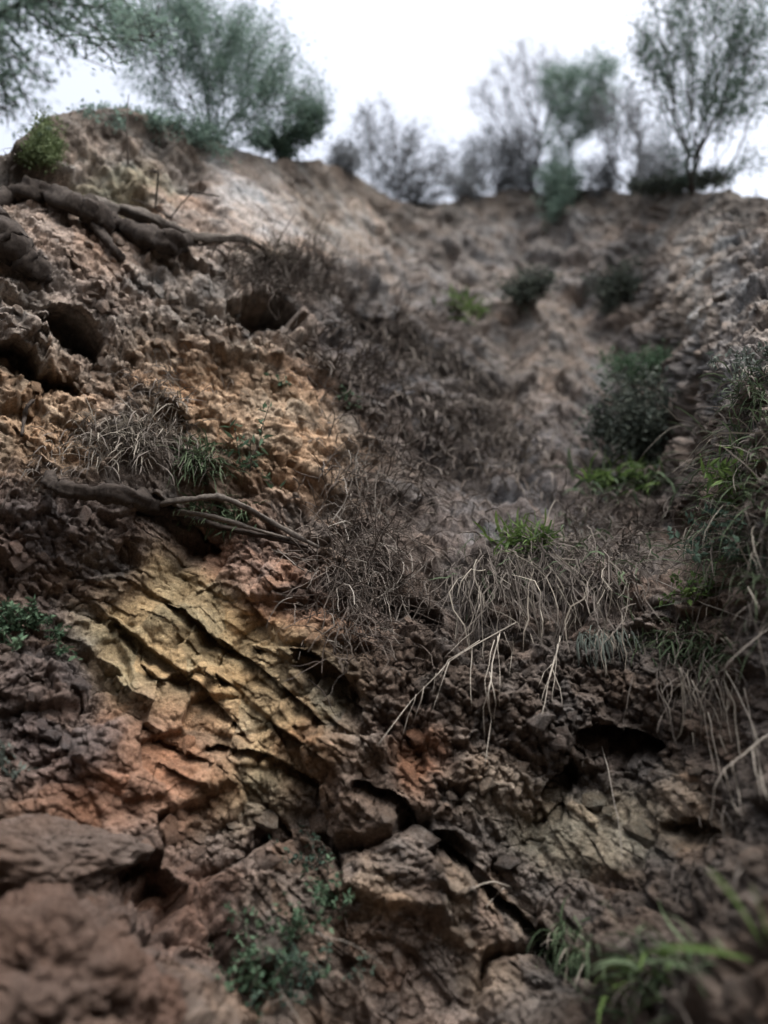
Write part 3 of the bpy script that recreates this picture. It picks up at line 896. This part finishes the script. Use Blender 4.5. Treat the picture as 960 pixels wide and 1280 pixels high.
woody('rounded_shrub', 'dark rounded shrub between the spindly shrub and the bare tree', 'shrub', top_pt(622, .4)[0],
      [(622, 190, 46, 44, 16.3, .8), (605, 205, 36, 32, 16.2, .6), (655, 180, 30, 40, 16.2, .6)], 230, 5200, 0.07, 'leaf_hazy', seed=17, tip=.005, sigma=.10, trunk='stem')
woody('bare_tree', 'nearly bare twiggy tree on the rim beside the slender green tree', 'tree', top_pt(690, .8)[0],
      [(645, 105, 52, 56, 16.6, 1.2), (672, 70, 46, 36, 16.8, 1.), (615, 125, 36, 34, 16.4, .8, .7), (690, 130, 40, 70, 16.8, 1.), (655, 165, 40, 40, 16.6, 1.)], 460, 3000, 0.06, 'leaf_hazy', seed=18, tip=.0055, sigma=.08, reach=3, path=.65)
woody('slender_tree', 'slender tree with a compact green crown at the middle of the rim', 'tree', top_pt(712, .2)[0],
      [(725, 112, 50, 42, 15.6, .7), (745, 80, 28, 30, 15.6, .5), (690, 100, 22, 26, 15.6, .4), (745, 140, 32, 28, 15.6, .5), (708, 185, 30, 60, 15.4, .5, .6)], 260, 11000, 0.072, 'leaf_feathery', seed=19, tip=.005, sigma=.11, aspect=2.4, clump=.3)
woody('creeping_shrub', 'green shrub drooping below the rim under the slender tree', 'shrub', surf(702, 250)[0],
      [(702, 232, 34, 38, 15.2, .4), (692, 262, 24, 18, 15.0, .3)], 80, 3600, 0.08, 'leaf_feathery', seed=20, tip=.005, sigma=.10, trunk='stem')
woody('open_shrub', 'open branched shrub between the slender tree and the multi stemmed tree', 'shrub', top_pt(795, .5)[0],
      [(790, 165, 52, 60, 14.8, .8), (765, 140, 40, 50, 14.8, .6), (820, 195, 36, 36, 14.6, .6)], 380, 4600, 0.06, 'leaf_hazy', seed=21, tip=.005, sigma=.08, trunk='stem', reach=4, path=.6)
woody('multi_stemmed_tree', 'multi stemmed tree with an open leafy crown at the right of the rim', 'tree', top_pt(873, .25)[0],
      [(865, 40, 90, 55, 12.4, 1.1), (925, 85, 55, 66, 12.4, 1.), (830, 75, 52, 60, 12.4, .9), (885, 125, 66, 50, 12.4, .9), (945, 30, 50, 50, 12.4, .9), (945, 185, 40, 34, 12.2, .5, .6), (880, -20, 100, 30, 12.4, .9), (850, 170, 40, 40, 12.4, .6, .4)],
      800, 17000, 0.056, 'leaf_dark', seed=22, tip=.0040, sigma=.08, reach=4, path=.78, clump=.5)
woody('rim_bush', 'small dark bush at the foot of the multi stemmed tree', 'shrub', top_pt(850, .1)[0],
      [(850, 225, 44, 15, 12.6, .4), (895, 224, 28, 14, 12.0, .3), (800, 232, 30, 10, 12.8, .3)], 110, 4500, 0.06, 'leaf_scrub', seed=23, tip=.004, sigma=.06, trunk='stem')

for i, (x, y, rx, ry, SCRUB) in enumerate([(432, 196, 24, 20, 'small low scrub bush between the dense dark shrub and the spindly shrub'), (515, 232, 60, 24, 'low dark scrub hugging the rim at the foot of the spindly shrub'),
        (580, 222, 42, 26, 'low dark scrub bush between the spindly shrub and the dark rounded shrub'), (662, 215, 40, 34, 'low dark scrub bush between the dark rounded shrub and the slender tree'),
        (757, 215, 40, 34, 'low dark scrub bush between the slender tree and the open branched shrub'), (825, 212, 36, 34, 'low dark scrub bush between the open branched shrub and the multi stemmed tree')]):
    woody('low_scrub', SCRUB, 'shrub', top_pt(x, .2)[0],
          [(x, y, rx, ry, 15, .5)], 150, 2000, .07, 'leaf_hazy', seed=230 + i, tip=.0045, sigma=.09, trunk='stem', group='low scrub bushes along the rim')
# fringe of dead and living grass along the rim
rgf = np.random.default_rng(31)
mb = MB(); R_, D_, L_ = [], [], []
for _ in range(3600):
    x = rgf.uniform(-40, 1010); p, D = top_pt(x, rgf.uniform(.03, .5))
    R_.append(p - np.array([0, 0, .03])); D_.append(np.array([0, -0.5, 0.8]) + rgf.normal(size=3) * .5)
    L_.append((10 + 16 * rgf.random() ** 2 * (1 + gnoise(np.array([x / 40]), np.array([0.]), 5)[0])) * D / FPX)
blades(mb, R_, D_, L_, 0.014, rgf, 0.9, 3, .2)
tag(mb.build('rim_grass', 'grass_dead'), 'short dead grass fringing the rim of the cliff', 'grass', kind='stuff')

# ------------------------------------------------------------------ exposed roots and fallen wood
rg = np.random.default_rng(41)
o = empty('exposed_root', surf(110, 265)[0]); tag(o, 'thick dark forked tree root arching out of the cliff below the rim', 'root')
limb([(-90, 262, .0, 22), (0, 246, .12, 22), (30, 239, .22, 22), (58, 240, .26, 21), (88, 254, .24, 26), (115, 268, .18, 32), (140, 285, .12, 28)], rg).build('main_root', 'bark_dark', o, True)
limb([(112, 256, .3, 22), (150, 262, .34, 14), (185, 272, .34, 13), (215, 286, .16, 11), (245, 297, .12, 10), (280, 298, .1, 9), (305, 299, .08, 9), (332, 312, 0, 6)], rg).build('side_root', 'bark_grey', o, True)
limb([(118, 268, .12, 26), (150, 283, .12, 24), (185, 297, .14, 24), (212, 303, .12, 25), (232, 303, .04, 20), (246, 300, -.10, 12)], rg).build('root_stub', 'bark_dark', o, True)
limb([(105, 268, .2, 16), (125, 290, .2, 13), (142, 312, .12, 12), (152, 325, 0, 9)], rg).build('prop_root', 'bark_dark', o, True)
o = empty('tree_trunk_base', surf(20, 310)[0]); tag(o, 'stout dark root descending below the arching forked root', 'root')
limb([(-120, 215, .0, 40), (-40, 262, .1, 42), (-5, 285, .18, 40), (20, 308, .16, 36), (42, 335, .08, 30), (58, 352, -.08, 22)], rg).build('root', 'bark_dark', o, True)
o = empty('fallen_branch', surf(160, 625)[0]); tag(o, 'curved dark fallen branch lying across the face above the ochre patch', 'branch')
limb([(64, 592, .02, 12), (64, 604, .12, 15), (80, 612, .2, 16), (120, 617, .22, 18), (160, 619, .24, 20), (190, 630, .24, 20), (220, 642, .22, 15), (270, 657, .18, 10), (330, 670, .14, 7), (385, 684, .08, 4)], rg).build('branch', 'bark_dark', o, True)
limb([(196, 630, .24, 9), (240, 624, .24, 8), (275, 622, .22, 8), (310, 636, .2, 7), (345, 656, .16, 6), (398, 684, .08, 4)], rg, 8).build('side_branch', 'bark_grey', o, True)
limb([(215, 640, .24, 7), (262, 645, .26, 6), (320, 662, .2, 5), (372, 676, .12, 3)], rg, 8).build('side_branch', 'bark_grey', o, True)
o = empty('jutting_stick', surf(32, 520)[0]); tag(o, 'short dark stick jutting from the hollow left of the dry grass', 'stick')
limb([(42, 500, .03, 4), (34, 508, .1, 5), (30, 525, .1, 5), (27, 545, .03, 4)], rg, 7).build('stick', 'bark_dark', o, True)

# bare sapling on the ledge above the arching root
p, nn, D = surf(212, 272)
woody('bare_sapling', 'bare forked sapling standing above the long side root', 'sapling', p,
      [(195, 215, 14, 14, D - .3, .15), (240, 238, 10, 12, D - .3, .1), (272, 244, 12, 6, D - .35, .1), (165, 250, 10, 8, D - .3, .1)], 14, 0, .03, 'leaf_grey', 'bark_dark', seed=43, tip=.007, trunk='stem', wobble=.06, seglen=.2, absD=True)
# thin dark stems rising from the face to the rim
for i, (x0, y0, x1, y1, lab) in enumerate([(160, 206, 161, 118, 'thin upright dark stem beside the olive green shrub'), (395, 330, 405, 268, 'thin pale stem leaning at the left lip of the gully')]):
    mb = MB(); p, nn, D = surf(x0, y0)
    strand(mb, [(x0, y0, D), (x0 - 2, (y0 + y1) / 2, D - .12), (x1, y1, D - .1)], 1.6, rg, D=1, amp=.02)
    tag(mb.build('thin_stem', 'twig_dark'), lab, 'stem')

# ------------------------------------------------------------------ tangled twigs
def tangle(name, label, cat, cx, cy, parts, seed):
    rg = np.random.default_rng(seed)
    p0, n0, D0 = surf(cx, cy)
    o = empty(name, p0); tag(o, label, cat)
    for (pn, mat, n, rx, ry, lpx, wpx, dr, up) in parts:
        mb = MB()
        for _ in range(n):
            x = cx + rg.normal() * rx; y = cy + rg.normal() * ry
            p, nn, D = surf(x, y)
            d = n0 * rg.uniform(.1, .7) + rg.normal(size=3) * 0.7 + np.array([0, 0, up * rg.uniform(-.3, 1)]); d /= np.linalg.norm(d)
            L = lpx * D / FPX * rg.uniform(.4, 1.2); k = 7
            Q = [p]; v = d
            for q in range(k):
                v = v + rg.normal(size=3) * .22 + np.array([0, 0, -dr / k]); v /= np.linalg.norm(v); Q.append(Q[-1] + v * L / k)
            r = wpx * .5 * D / FPX * rg.uniform(.6, 1.3)
            mb.tube(Q, np.linspace(r, r * .4, k + 1), 4, cap=False)
            if rg.random() < .6:
                m = int(rg.integers(2, 6)); v2 = v + rg.normal(size=3) * .8; v2 /= np.linalg.norm(v2)
                Q2 = wob(Q[m], Q[m] + v2 * L * .4, 4, .12, rg); mb.tube(Q2, np.linspace(r * .6, r * .25, 5), 3, cap=False)
        c = mb.build(pn, mat, o); c['kind'] = 'stuff'
    return o
tangle('twig_tangle', 'large tangle of bare dark twigs at the foot of the gully', 'dead shrub', 452, 728,
       [('dark_twigs', 'twig_dark', 340, 30, 48, 95, 1.8, .8, .4), ('pale_twigs', 'twig_grey', 70, 36, 50, 85, 1.6, 1.3, .4), ('dead_blades', 'grass_dead', 160, 26, 42, 60, 1.6, 1.9, .1)], 51)
tangle('twig_spray', 'sparse upright dry stalks above the twig tangle', 'dead stalks', 445, 620,
       [('stalks', 'twig_grey', 26, 26, 26, 85, 1.6, .1, 1.6), ('dark_stalks', 'twig_dark', 36, 34, 30, 70, 1.7, .2, 1.2)], 52)
tangle('dry_scrub', 'grey brown dry scrub over the dark hollow above the tan face', 'dead shrub', 362, 345,
       [('twigs', 'twig_dark', 240, 34, 16, 42, 1.6, .5, .7), ('dead_blades', 'grass_dead', 320, 40, 18, 40, 1.6, .5, .8)], 53)
tangle('dead_bracken', 'matted dead stems on the shoulder beside the gully', 'dead shrub', 470, 590,
       [('twigs', 'twig_dark', 120, 36, 50, 48, 1.7, .7, .5), ('dead_blades', 'grass_dead', 160, 36, 60, 44, 1.7, .9, .3)], 54)

tangle('gully_scrub', 'dark dead scrub on the left flank of the gully', 'dead shrub', 470, 450,
       [('twigs', 'twig_dark', 260, 40, 40, 50, 2.2, .9, .4), ('dead_blades', 'grass_dead', 260, 44, 44, 44, 2.0, 1.0, .3)], 55)
tangle('gully_scrub', 'dark matted scrub in the middle of the gully above the tussock', 'dead shrub', 580, 560,
       [('twigs', 'twig_dark', 240, 46, 40, 44, 2.2, 1.0, .3), ('dead_blades', 'grass_dead', 260, 50, 44, 44, 2.0, 1.2, .2)], 56)
tangle('gully_scrub', 'brown dead scrub under the bright leafy tuft in the gully', 'dead shrub', 765, 660,
       [('twigs', 'twig_dark', 200, 36, 26, 50, 2.0, 1.2, .2), ('dead_blades', 'grass_dead', 260, 40, 30, 55, 2.0, 1.6, .1)], 57)

# ------------------------------------------------------------------ grass and small plants on the face
S = 'grass_dry'; G = 'grass_green'; Dd = 'grass_dead'
tuft('dry_grass_tussock', 'pale dry grass tussock above the curved fallen branch', 'grass', [(150, 560), (120, 545), (180, 550), (205, 525)],
     [('dry_blades', S, 300, 55, 1.7, 1.1, .6, .5, 20), ('dead_blades', Dd, 260, 60, 1.7, 1.2, .6, .4, 26)], 61)
tuft('grass_wisps', 'wispy dead grass on the tan slope above the dry tussock', 'grass', [(185, 480), (230, 490)],
     [('dead_blades', Dd, 150, 42, 1.5, .9, .7, .5, 26)], 62)
tuft('green_grass_tuft', 'green grass tuft right of the dry tussock', 'grass', [(245, 565), (262, 585)],
     [('green_blades', G, 190, 44, 2.0, 1.1, .6, .6, 14), ('dead_blades', Dd, 60, 40, 1.6, 1.0, .6, .5, 14)], 63)
tuft('green_fern_tuft', 'dark green tuft under the fallen branch fork', 'grass', [(275, 645), (295, 648), (250, 640)],
     [('green_blades', G, 220, 34, 2.0, .8, .7, .4, 12)], 64)
tuft('gully_lip_tussock', 'large dry grass tussock draped over the lip of the gully', 'grass', [(605, 705), (640, 700), (690, 692), (740, 695), (665, 680), (715, 680), (785, 695), (620, 725), (760, 720), (690, 715)],
     [('dead_blades', Dd, 800, 125, 1.6, 2.8, .8, .0, 22), ('dry_blades', S, 150, 150, 1.5, 3.0, .8, .05, 20), ('green_blades', G, 90, 70, 2.4, 1.0, .5, .8, 18)], 65, curl=.40, dmax=3.5, segs=8)
tuft('gully_green_tuft', 'bright green tuft above the dry tussock in the gully', 'grass', [(648, 680), (668, 678)], [('green_blades', 'leaf_bright', 150, 38, 3.2, .7, .6, .8, 14)], 66)
tuft('gully_wall_tuft', 'bright green leafy tuft below the dark shrub in the gully', 'grass', [(755, 600), (800, 595)], [('green_blades', 'leaf_bright', 150, 38, 3.6, .8, .7, .7, 14), ('dark_blades', G, 120, 50, 3.2, 1.2, .7, .4, 20)], 67)
tuft('upper_gully_tuft', 'small green tuft high in the gully', 'grass', [(590, 388), (575, 380)], [('green_blades', 'leaf_bright', 120, 26, 2.6, .6, .7, .8, 10), ('dead_blades', Dd, 80, 30, 2, .9, .7, .4, 16)], 68)
tuft('gully_ledge_grass', 'dead grass across the dark ledge in the gully', 'grass', [(600, 520), (560, 470), (640, 560), (520, 420)], [('dead_blades', Dd, 900, 46, 2.2, 1.4, .6, .3, 40)], 69, dmax=4)
tuft('hanging_grass', 'grey green grass hanging in a curtain beside the gully lip', 'grass', [(745, 790), (765, 792), (730, 795)], [('green_blades', 'leaf_grey', 140, 46, 1.9, 2.6, .5, .2, 9), ('dry_blades', S, 40, 44, 1.6, 2.4, .5, .2, 9)], 70)
tuft('low_green_grass', 'low green grass on the bank right of the grey green curtain', 'grass', [(830, 805), (860, 800), (890, 815)], [('green_blades', G, 260, 44, 1.9, .9, .7, .4, 16), ('dead_blades', Dd, 90, 50, 1.7, 1.1, .7, .3, 18)], 71)
tuft('trailing_dead_grass', 'pale dead grass trailing down the dark bank', 'grass', [(865, 835), (850, 828), (885, 838), (905, 842)], [('dry_blades', S, 60, 110, 1.5, 3.0, .6, .1, 12), ('dead_blades', Dd, 90, 95, 1.5, 3.0, .6, .1, 16)], 72, curl=.42, segs=8)
tuft('bank_grass', 'tall mixed grass on the right bank above the trailing dead grass', 'grass', [(905, 680), (930, 640), (950, 700), (885, 700), (940, 740)],
     [('green_blades', G, 300, 70, 1.6, .9, 1.0, .5, 34), ('dead_blades', Dd, 190, 85, 1.4, 1.3, 1.0, .3, 34), ('dry_blades', S, 70, 100, 1.3, 1.6, .9, .5, 30)], 73)
tuft('arching_dry_stalks', 'pale dry stalks arching from the right bank over the gully', 'grass', [(868, 660), (880, 665)], [('dry_blades', S, 34, 75, 2.0, 3.0, .45, .8, 7)], 74)
tuft('upper_bank_grass', 'dark green grass at the foot of the grey right hand rock', 'grass', [(910, 560), (940, 540), (895, 600), (955, 590)],
     [('green_blades', G, 190, 60, 1.6, .8, 1.0, .5, 32), ('dead_blades', Dd, 120, 70, 1.4, 1.0, 1.0, .4, 32), ('dry_blades', S, 40, 85, 1.3, .6, .9, .7, 28)], 75)
tuft('crag_grass', 'thin grass on top of the dark crag at the right edge', 'grass', [(945, 500), (925, 480)], [('green_blades', G, 130, 44, 1.9, 1.2, .7, .6, 14), ('dead_blades', Dd, 70, 44, 1.7, 1.4, .7, .5, 14)], 76)
tuft('sparse_blades', 'few pale green blades on the brown rock left of the weeds', 'grass', [(172, 1075), (160, 1070)], [('green_blades', 'leaf_weed', 9, 34, 2.4, .8, .7, .7, 6)], 77)
tuft('foot_grass', 'green grass tuft at the foot of the cracked pale slab', 'grass', [(700, 1165), (720, 1190), (690, 1190)], [('green_blades', G, 130, 55, 2.6, 1.2, .7, .5, 14), ('dry_blades', S, 22, 60, 2.0, 1.2, .7, .5, 14)], 78)
tuft('corner_grass', 'long green grass in the dark soil at the bottom right', 'grass', [(800, 1215), (830, 1240), (860, 1200), (780, 1260)], [('green_blades', G, 90, 90, 4.0, .9, .7, .9, 18), ('bright_blades', 'leaf_bright', 18, 80, 5.0, .9, .6, .9, 16), ('dry_blades', Dd, 40, 80, 3, 1.2, .7, .6, 20)], 79)
tuft('soil_wisps', 'thin dead wisps on the dark soil below the trailing grass', 'grass', [(900, 1020), (930, 1060), (860, 1090)], [('dead_blades', Dd, 70, 46, 1.9, 1.8, .7, .2, 26)], 80)
tuft('left_dead_grass', 'dead grass lying on the dark earth below the jutting stick', 'grass', [(70, 580), (40, 600)], [('dead_blades', Dd, 90, 36, 1.6, 1.4, .7, .2, 16)], 81)
tuft('ledge_dry_grass', 'short dry grass beside the tip of the long side root', 'grass', [(330, 318), (350, 315), (310, 325)], [('dry_blades', S, 150, 26, 1.5, .9, .7, .5, 16)], 82)
tuft('rubble_wisps', 'thin wisps among the rubble right of the twig tangle', 'grass', [(530, 690), (560, 720), (520, 740)], [('dead_blades', Dd, 130, 40, 1.6, 1.6, .7, .2, 18)], 83)

def weed(name, label, px, py, stems, leaves, lpx, hpx, mat, seed, spread=.6, up=.8, cat='plant', aspect=1.9, sig=7):
    """leafy weed: branching stems with broad leaves"""
    rg = np.random.default_rng(seed)
    p, nn, D = surf(px, py)
    o = empty(name, p); tag(o, label, cat)
    u = D / FPX; ms, ml = MB(), MB()
    for _ in range(stems):
        d = nn * .7 + np.array([0, 0, up]) + rg.normal(size=3) * spread; d /= np.linalg.norm(d)
        L = hpx * u * rg.uniform(.5, 1.15)
        b0 = p + rg.normal(size=3) * sig * u * np.array([1, .3, .6]) - nn * .02
        Q = wob(b0, b0 + d * L, 6, .06, rg); Q[:, 2] -= np.linspace(0, 1, 7) ** 2 * L * .25
        ms.tube(Q, np.linspace(.9 * u, .4 * u, 7), 4, cap=False)
        k = max(3, int(leaves / stems)); t = rg.uniform(.15, 1, k) * 6; i = np.minimum(t.astype(int), 5); f = (t - i)[:, None]
        ml.leaves(Q[i] * (1 - f) + Q[i + 1] * f + rg.normal(size=(k, 3)) * u * 2.5, lpx * u, rg, aspect, .8, .1)
    if stems <= 3:
        for part in ms.split(): part.build('stem', 'twig_dark', o)
    else: ms.build('stems', 'twig_dark', o)['kind'] = 'stuff'
    ml.build('leaves', mat, o)['kind'] = 'stuff'
    return o
weed('leafy_weed', 'blue green leafy weed at the very foot of the cliff', 300, 1235, 18, 260, 12, 85, 'leaf_weed', 91, sig=16)
weed('leafy_weed', 'leafy weed beside the reddish block above the lowest weed', 352, 1180, 18, 320, 9, 90, 'leaf_weed', 92, sig=16)
weed('leafy_weed', 'pale leaved weed climbing the rock below the ochre patch', 415, 1140, 14, 240, 9, 75, 'leaf_weed', 93, sig=14)
weed('trailing_weed', 'sparse dark weed trailing below the broken ochre ledge', 388, 1085, 12, 190, 7, 65, 'leaf_dark', 94, sig=14)
weed('dark_weed', 'dark dense weed filling the cleft between the two lower blocks', 375, 1240, 18, 380, 8, 85, 'leaf_dark', 95, sig=24)
weed('bushy_weed', 'bushy bright green weed at the left edge above the grey lumps', 22, 795, 24, 700, 9, 52, 'leaf_weed', 96, sig=22, cat='plant')
weed('grey_weed', 'small grey green weed low on the left edge', 18, 955, 8, 110, 11, 38, 'leaf_grey', 97, sig=14)
weed('tall_stem_plant', 'slim green plant with feathery leaves standing on the tan face', 302, 592, 2, 46, 14, 120, 'leaf_weed', 98, spread=.15, up=1.6, aspect=3.5, sig=2)
weed('arching_sprig', 'arching green sprig just right of the slim feathery plant', 318, 585, 3, 40, 12, 55, 'leaf_weed', 99, spread=.7, aspect=3.5, sig=4)
weed('small_sprig', 'tiny green sprig by the dark hollow above the tan face', 350, 480, 3, 30, 8, 26, 'leaf_weed', 100, sig=4)
def bush(name, label, px, py, blobs, n, leaf, mat, seed, **k):
    b0, nn, D = surf(px, py)
    woody(name, label, 'shrub', b0, [(x, y, rx, ry, D - .45, .35) for x, y, rx, ry in blobs], n, leaf[0], leaf[1], mat, 'bark_dark', seed=seed, tip=.004, sigma=.08, trunk='stem', absD=True, **k)
bush('gully_dark_shrub', 'large dark shrub filling the right side of the gully', 800, 560, [(795, 500, 58, 46), (780, 545, 60, 44), (820, 580, 44, 44)], 200, (5200, .075), 'leaf_scrub', 101)
bush('gully_green_shrub', 'grey green bush on top of the large dark gully shrub', 795, 475, [(790, 462, 46, 20), (830, 455, 22, 20)], 80, (1500, .075), 'leaf_weed', 102)
bush('upper_dark_shrub', 'dark grey shrub below the open branched shrub of the rim', 765, 375, [(765, 362, 40, 30), (785, 340, 28, 22)], 100, (2000, .08), 'leaf_scrub', 103)
bush('upper_gully_shrub', 'dark shrub under the bare tree high in the gully', 655, 372, [(650, 362, 44, 24), (675, 350, 26, 18)], 90, (1700, .08), 'leaf_scrub', 104)
weed('broad_leaf_weed', 'broad leaved green weed among the tall grass of the right bank', 925, 610, 12, 110, 22, 75, 'leaf_bright', 105, aspect=4.5, sig=18)
weed('bank_weed', 'dense dark green weeds on the right bank below the tall grass', 920, 690, 18, 300, 10, 75, 'leaf_dark', 106, sig=30)
weed('bank_weed', 'yellow green weed on the right bank above the low green grass', 880, 745, 12, 170, 9, 50, 'leaf_bright', 107, sig=14)
weed('cliff_sprig', 'small green sprig at the shoulder left of the gully', 430, 500, 5, 50, 8, 26, 'leaf_weed', 108, sig=6)
weed('crag_weed', 'grey green weeds on the crag at the right edge', 945, 470, 14, 260, 9, 40, 'leaf_grey', 109, sig=24)

# big blurred leaves at the bottom right: a near plant with broad blades, each leaf its own part
rg = np.random.default_rng(111)
p, nn, D = surf(950, 1180)
o = empty('broad_leaf_plant', p); tag(o, 'plant with broad bright green blades at the right edge near the bottom', 'plant')
for (x0, y0, x1, y1, x2, y2, w) in [(960, 1180, 952, 1130, 940, 1105, 16), (955, 1185, 920, 1115, 885, 1085, 9), (965, 1190, 985, 1140, 990, 1100, 14), (940, 1200, 880, 1180, 820, 1185, 7)]:
    A0, A1, A2 = ray(np.array(x0), np.array(y0), np.array(D - .05)), ray(np.array(x1), np.array(y1), np.array(D - .35)), ray(np.array(x2), np.array(y2), np.array(D - .45))
    t = np.linspace(0, 1, 9)[:, None]; Q = (1 - t) ** 2 * A0 + 2 * t * (1 - t) * A1 + t * t * A2
    tg = np.gradient(Q, axis=0); sdv = np.cross(tg, np.array([0, -1, .5])); sdv /= np.linalg.norm(sdv, axis=1)[:, None]
    wd = np.sin(np.linspace(.12, 1, 9) * math.pi) ** .7 * w * .5 * D / FPX + .0008
    ridge = Q + np.array([0, .01, -.012])
    mb = MB(); mb.add(np.stack([Q - sdv * wd[:, None], ridge, Q + sdv * wd[:, None]], 1).reshape(-1, 3),
                      [f for i in range(8) for f in ((3 * i, 3 * i + 1, 3 * i + 4, 3 * i + 3), (3 * i + 1, 3 * i + 2, 3 * i + 5, 3 * i + 4))])
    mb.build('leaf', 'leaf_bright', o, True)

# ------------------------------------------------------------------ hanging roots
def hanging(name, label, main, laterals, seed, r=1.05, off=.25, mat='root_pale'):
    rg = np.random.default_rng(seed)
    p, nn, D = surf(*main[0])
    o = empty(name, p); tag(o, label, 'root')
    mb = MB(); hd = lambda x, y, k: min(D - off * min(1, k * .7) + .03, surf(min(max(x, -50), 1010), y)[2] - (.06 if k else -.03))
    strand(mb, [(x, y, hd(x, y, k)) for k, (x, y) in enumerate(main)], r, rg, D=1, amp=.02)
    ms_ = mb.build('main_strand', mat, o, True)
    for L in laterals:
        mb = MB(); strand(mb, [(x, y, hd(x, y, 2) + rg.normal() * .015) for x, y in L], r * .62, rg, D=1, amp=.04, n=3, sides=4)
        mb.build('strand', mat, ms_, True)
    return o
hanging('hanging_root', 'long slanting pale root with short side strands under the gully lip', [(645, 778), (605, 800), (560, 828), (515, 875), (472, 932)],
        [[(520, 868), (510, 895), (502, 922)], [(545, 842), (540, 870)], [(562, 826), (550, 860), (540, 890)], [(590, 808), (588, 850), (590, 888)], [(530, 858), (516, 905)], [(600, 800), (560, 825), (548, 850)], [(600, 755), (590, 790), (555, 822)]], 121)
hanging('hanging_root', 'bundle of pale rootlets hanging straight down under the gully lip', [(625, 790), (615, 830), (610, 870), (614, 900), (606, 958)],
        [[(622, 795), (625, 840), (624, 884)], [(618, 800), (606, 850), (612, 890), (618, 900)], [(612, 840), (620, 880), (618, 905)], [(630, 790), (640, 815), (637, 845)], [(614, 850), (604, 885), (606, 930)], [(600, 740), (603, 790), (606, 830)]], 122)
hanging('hanging_root', 'forked pale rootlets hanging beside the dark hollow', [(715, 765), (700, 800), (690, 835), (683, 868), (670, 915)],
        [[(697, 805), (694, 840), (690, 880)], [(690, 835), (700, 860), (703, 885)], [(700, 795), (688, 845), (676, 880)], [(690, 830), (680, 840), (672, 860)]], 123)
hanging('forked_root', 'pale forked root crawling down the dark soil at the right edge', [(985, 905), (955, 922), (930, 943), (905, 962), (893, 985), (888, 1030)],
        [[(940, 935), (948, 975), (952, 1005)], [(915, 952), (922, 985), (926, 1010)], [(905, 962), (915, 1000), (925, 1020)], [(960, 1000), (950, 960), (942, 930)]], 124, r=1.8, off=.1)
hanging('trailing_rootlets', 'thin pale rootlets trailing over the dark soil below the dead grass', [(905, 835), (925, 872), (940, 905), (950, 935)],
        [[(865, 850), (880, 890), (886, 930), (893, 970)], [(850, 835), (862, 870), (880, 900)], [(895, 850), (908, 890), (915, 930)], [(870, 860), (892, 885), (905, 915)], [(930, 860), (938, 900), (950, 960)], [(885, 890), (895, 940), (905, 985)]], 125, r=1.2, off=.1)
hanging('dangling_stem', 'single thin stem dangling in front of the cracked pale slab', [(745, 912), (760, 960), (772, 1020), (780, 1090)], [], 126, r=.9, off=.2, mat='twig_grey')
hanging('small_root', 'small forked pale root in the crack below the pale slab', [(640, 1110), (618, 1102), (600, 1106), (588, 1112)], [[(630, 1110), (618, 1122), (608, 1135)]], 127, r=1.3, off=.08)
hanging('straw_stalk', 'long pale straw crossing the weeds at the foot', [(330, 1200), (355, 1245), (385, 1290)], [[(395, 1165), (440, 1180), (490, 1215)], [(310, 1240), (330, 1200), (350, 1180)]], 128, r=1.0, off=.25, mat='twig_grey')
hanging('long_stalk', 'long pale stalk leaning across the low green grass', [(990, 760), (930, 810), (905, 835)], [], 129, r=1.1, off=.15, mat='twig_grey')
hanging('cross_stalk', 'straight dry stalk lying across the right bank', [(830, 688), (880, 690), (960, 698), (1000, 700)], [[(820, 725), (880, 755), (960, 780)]], 130, r=1.0, off=.2, mat='twig_grey')
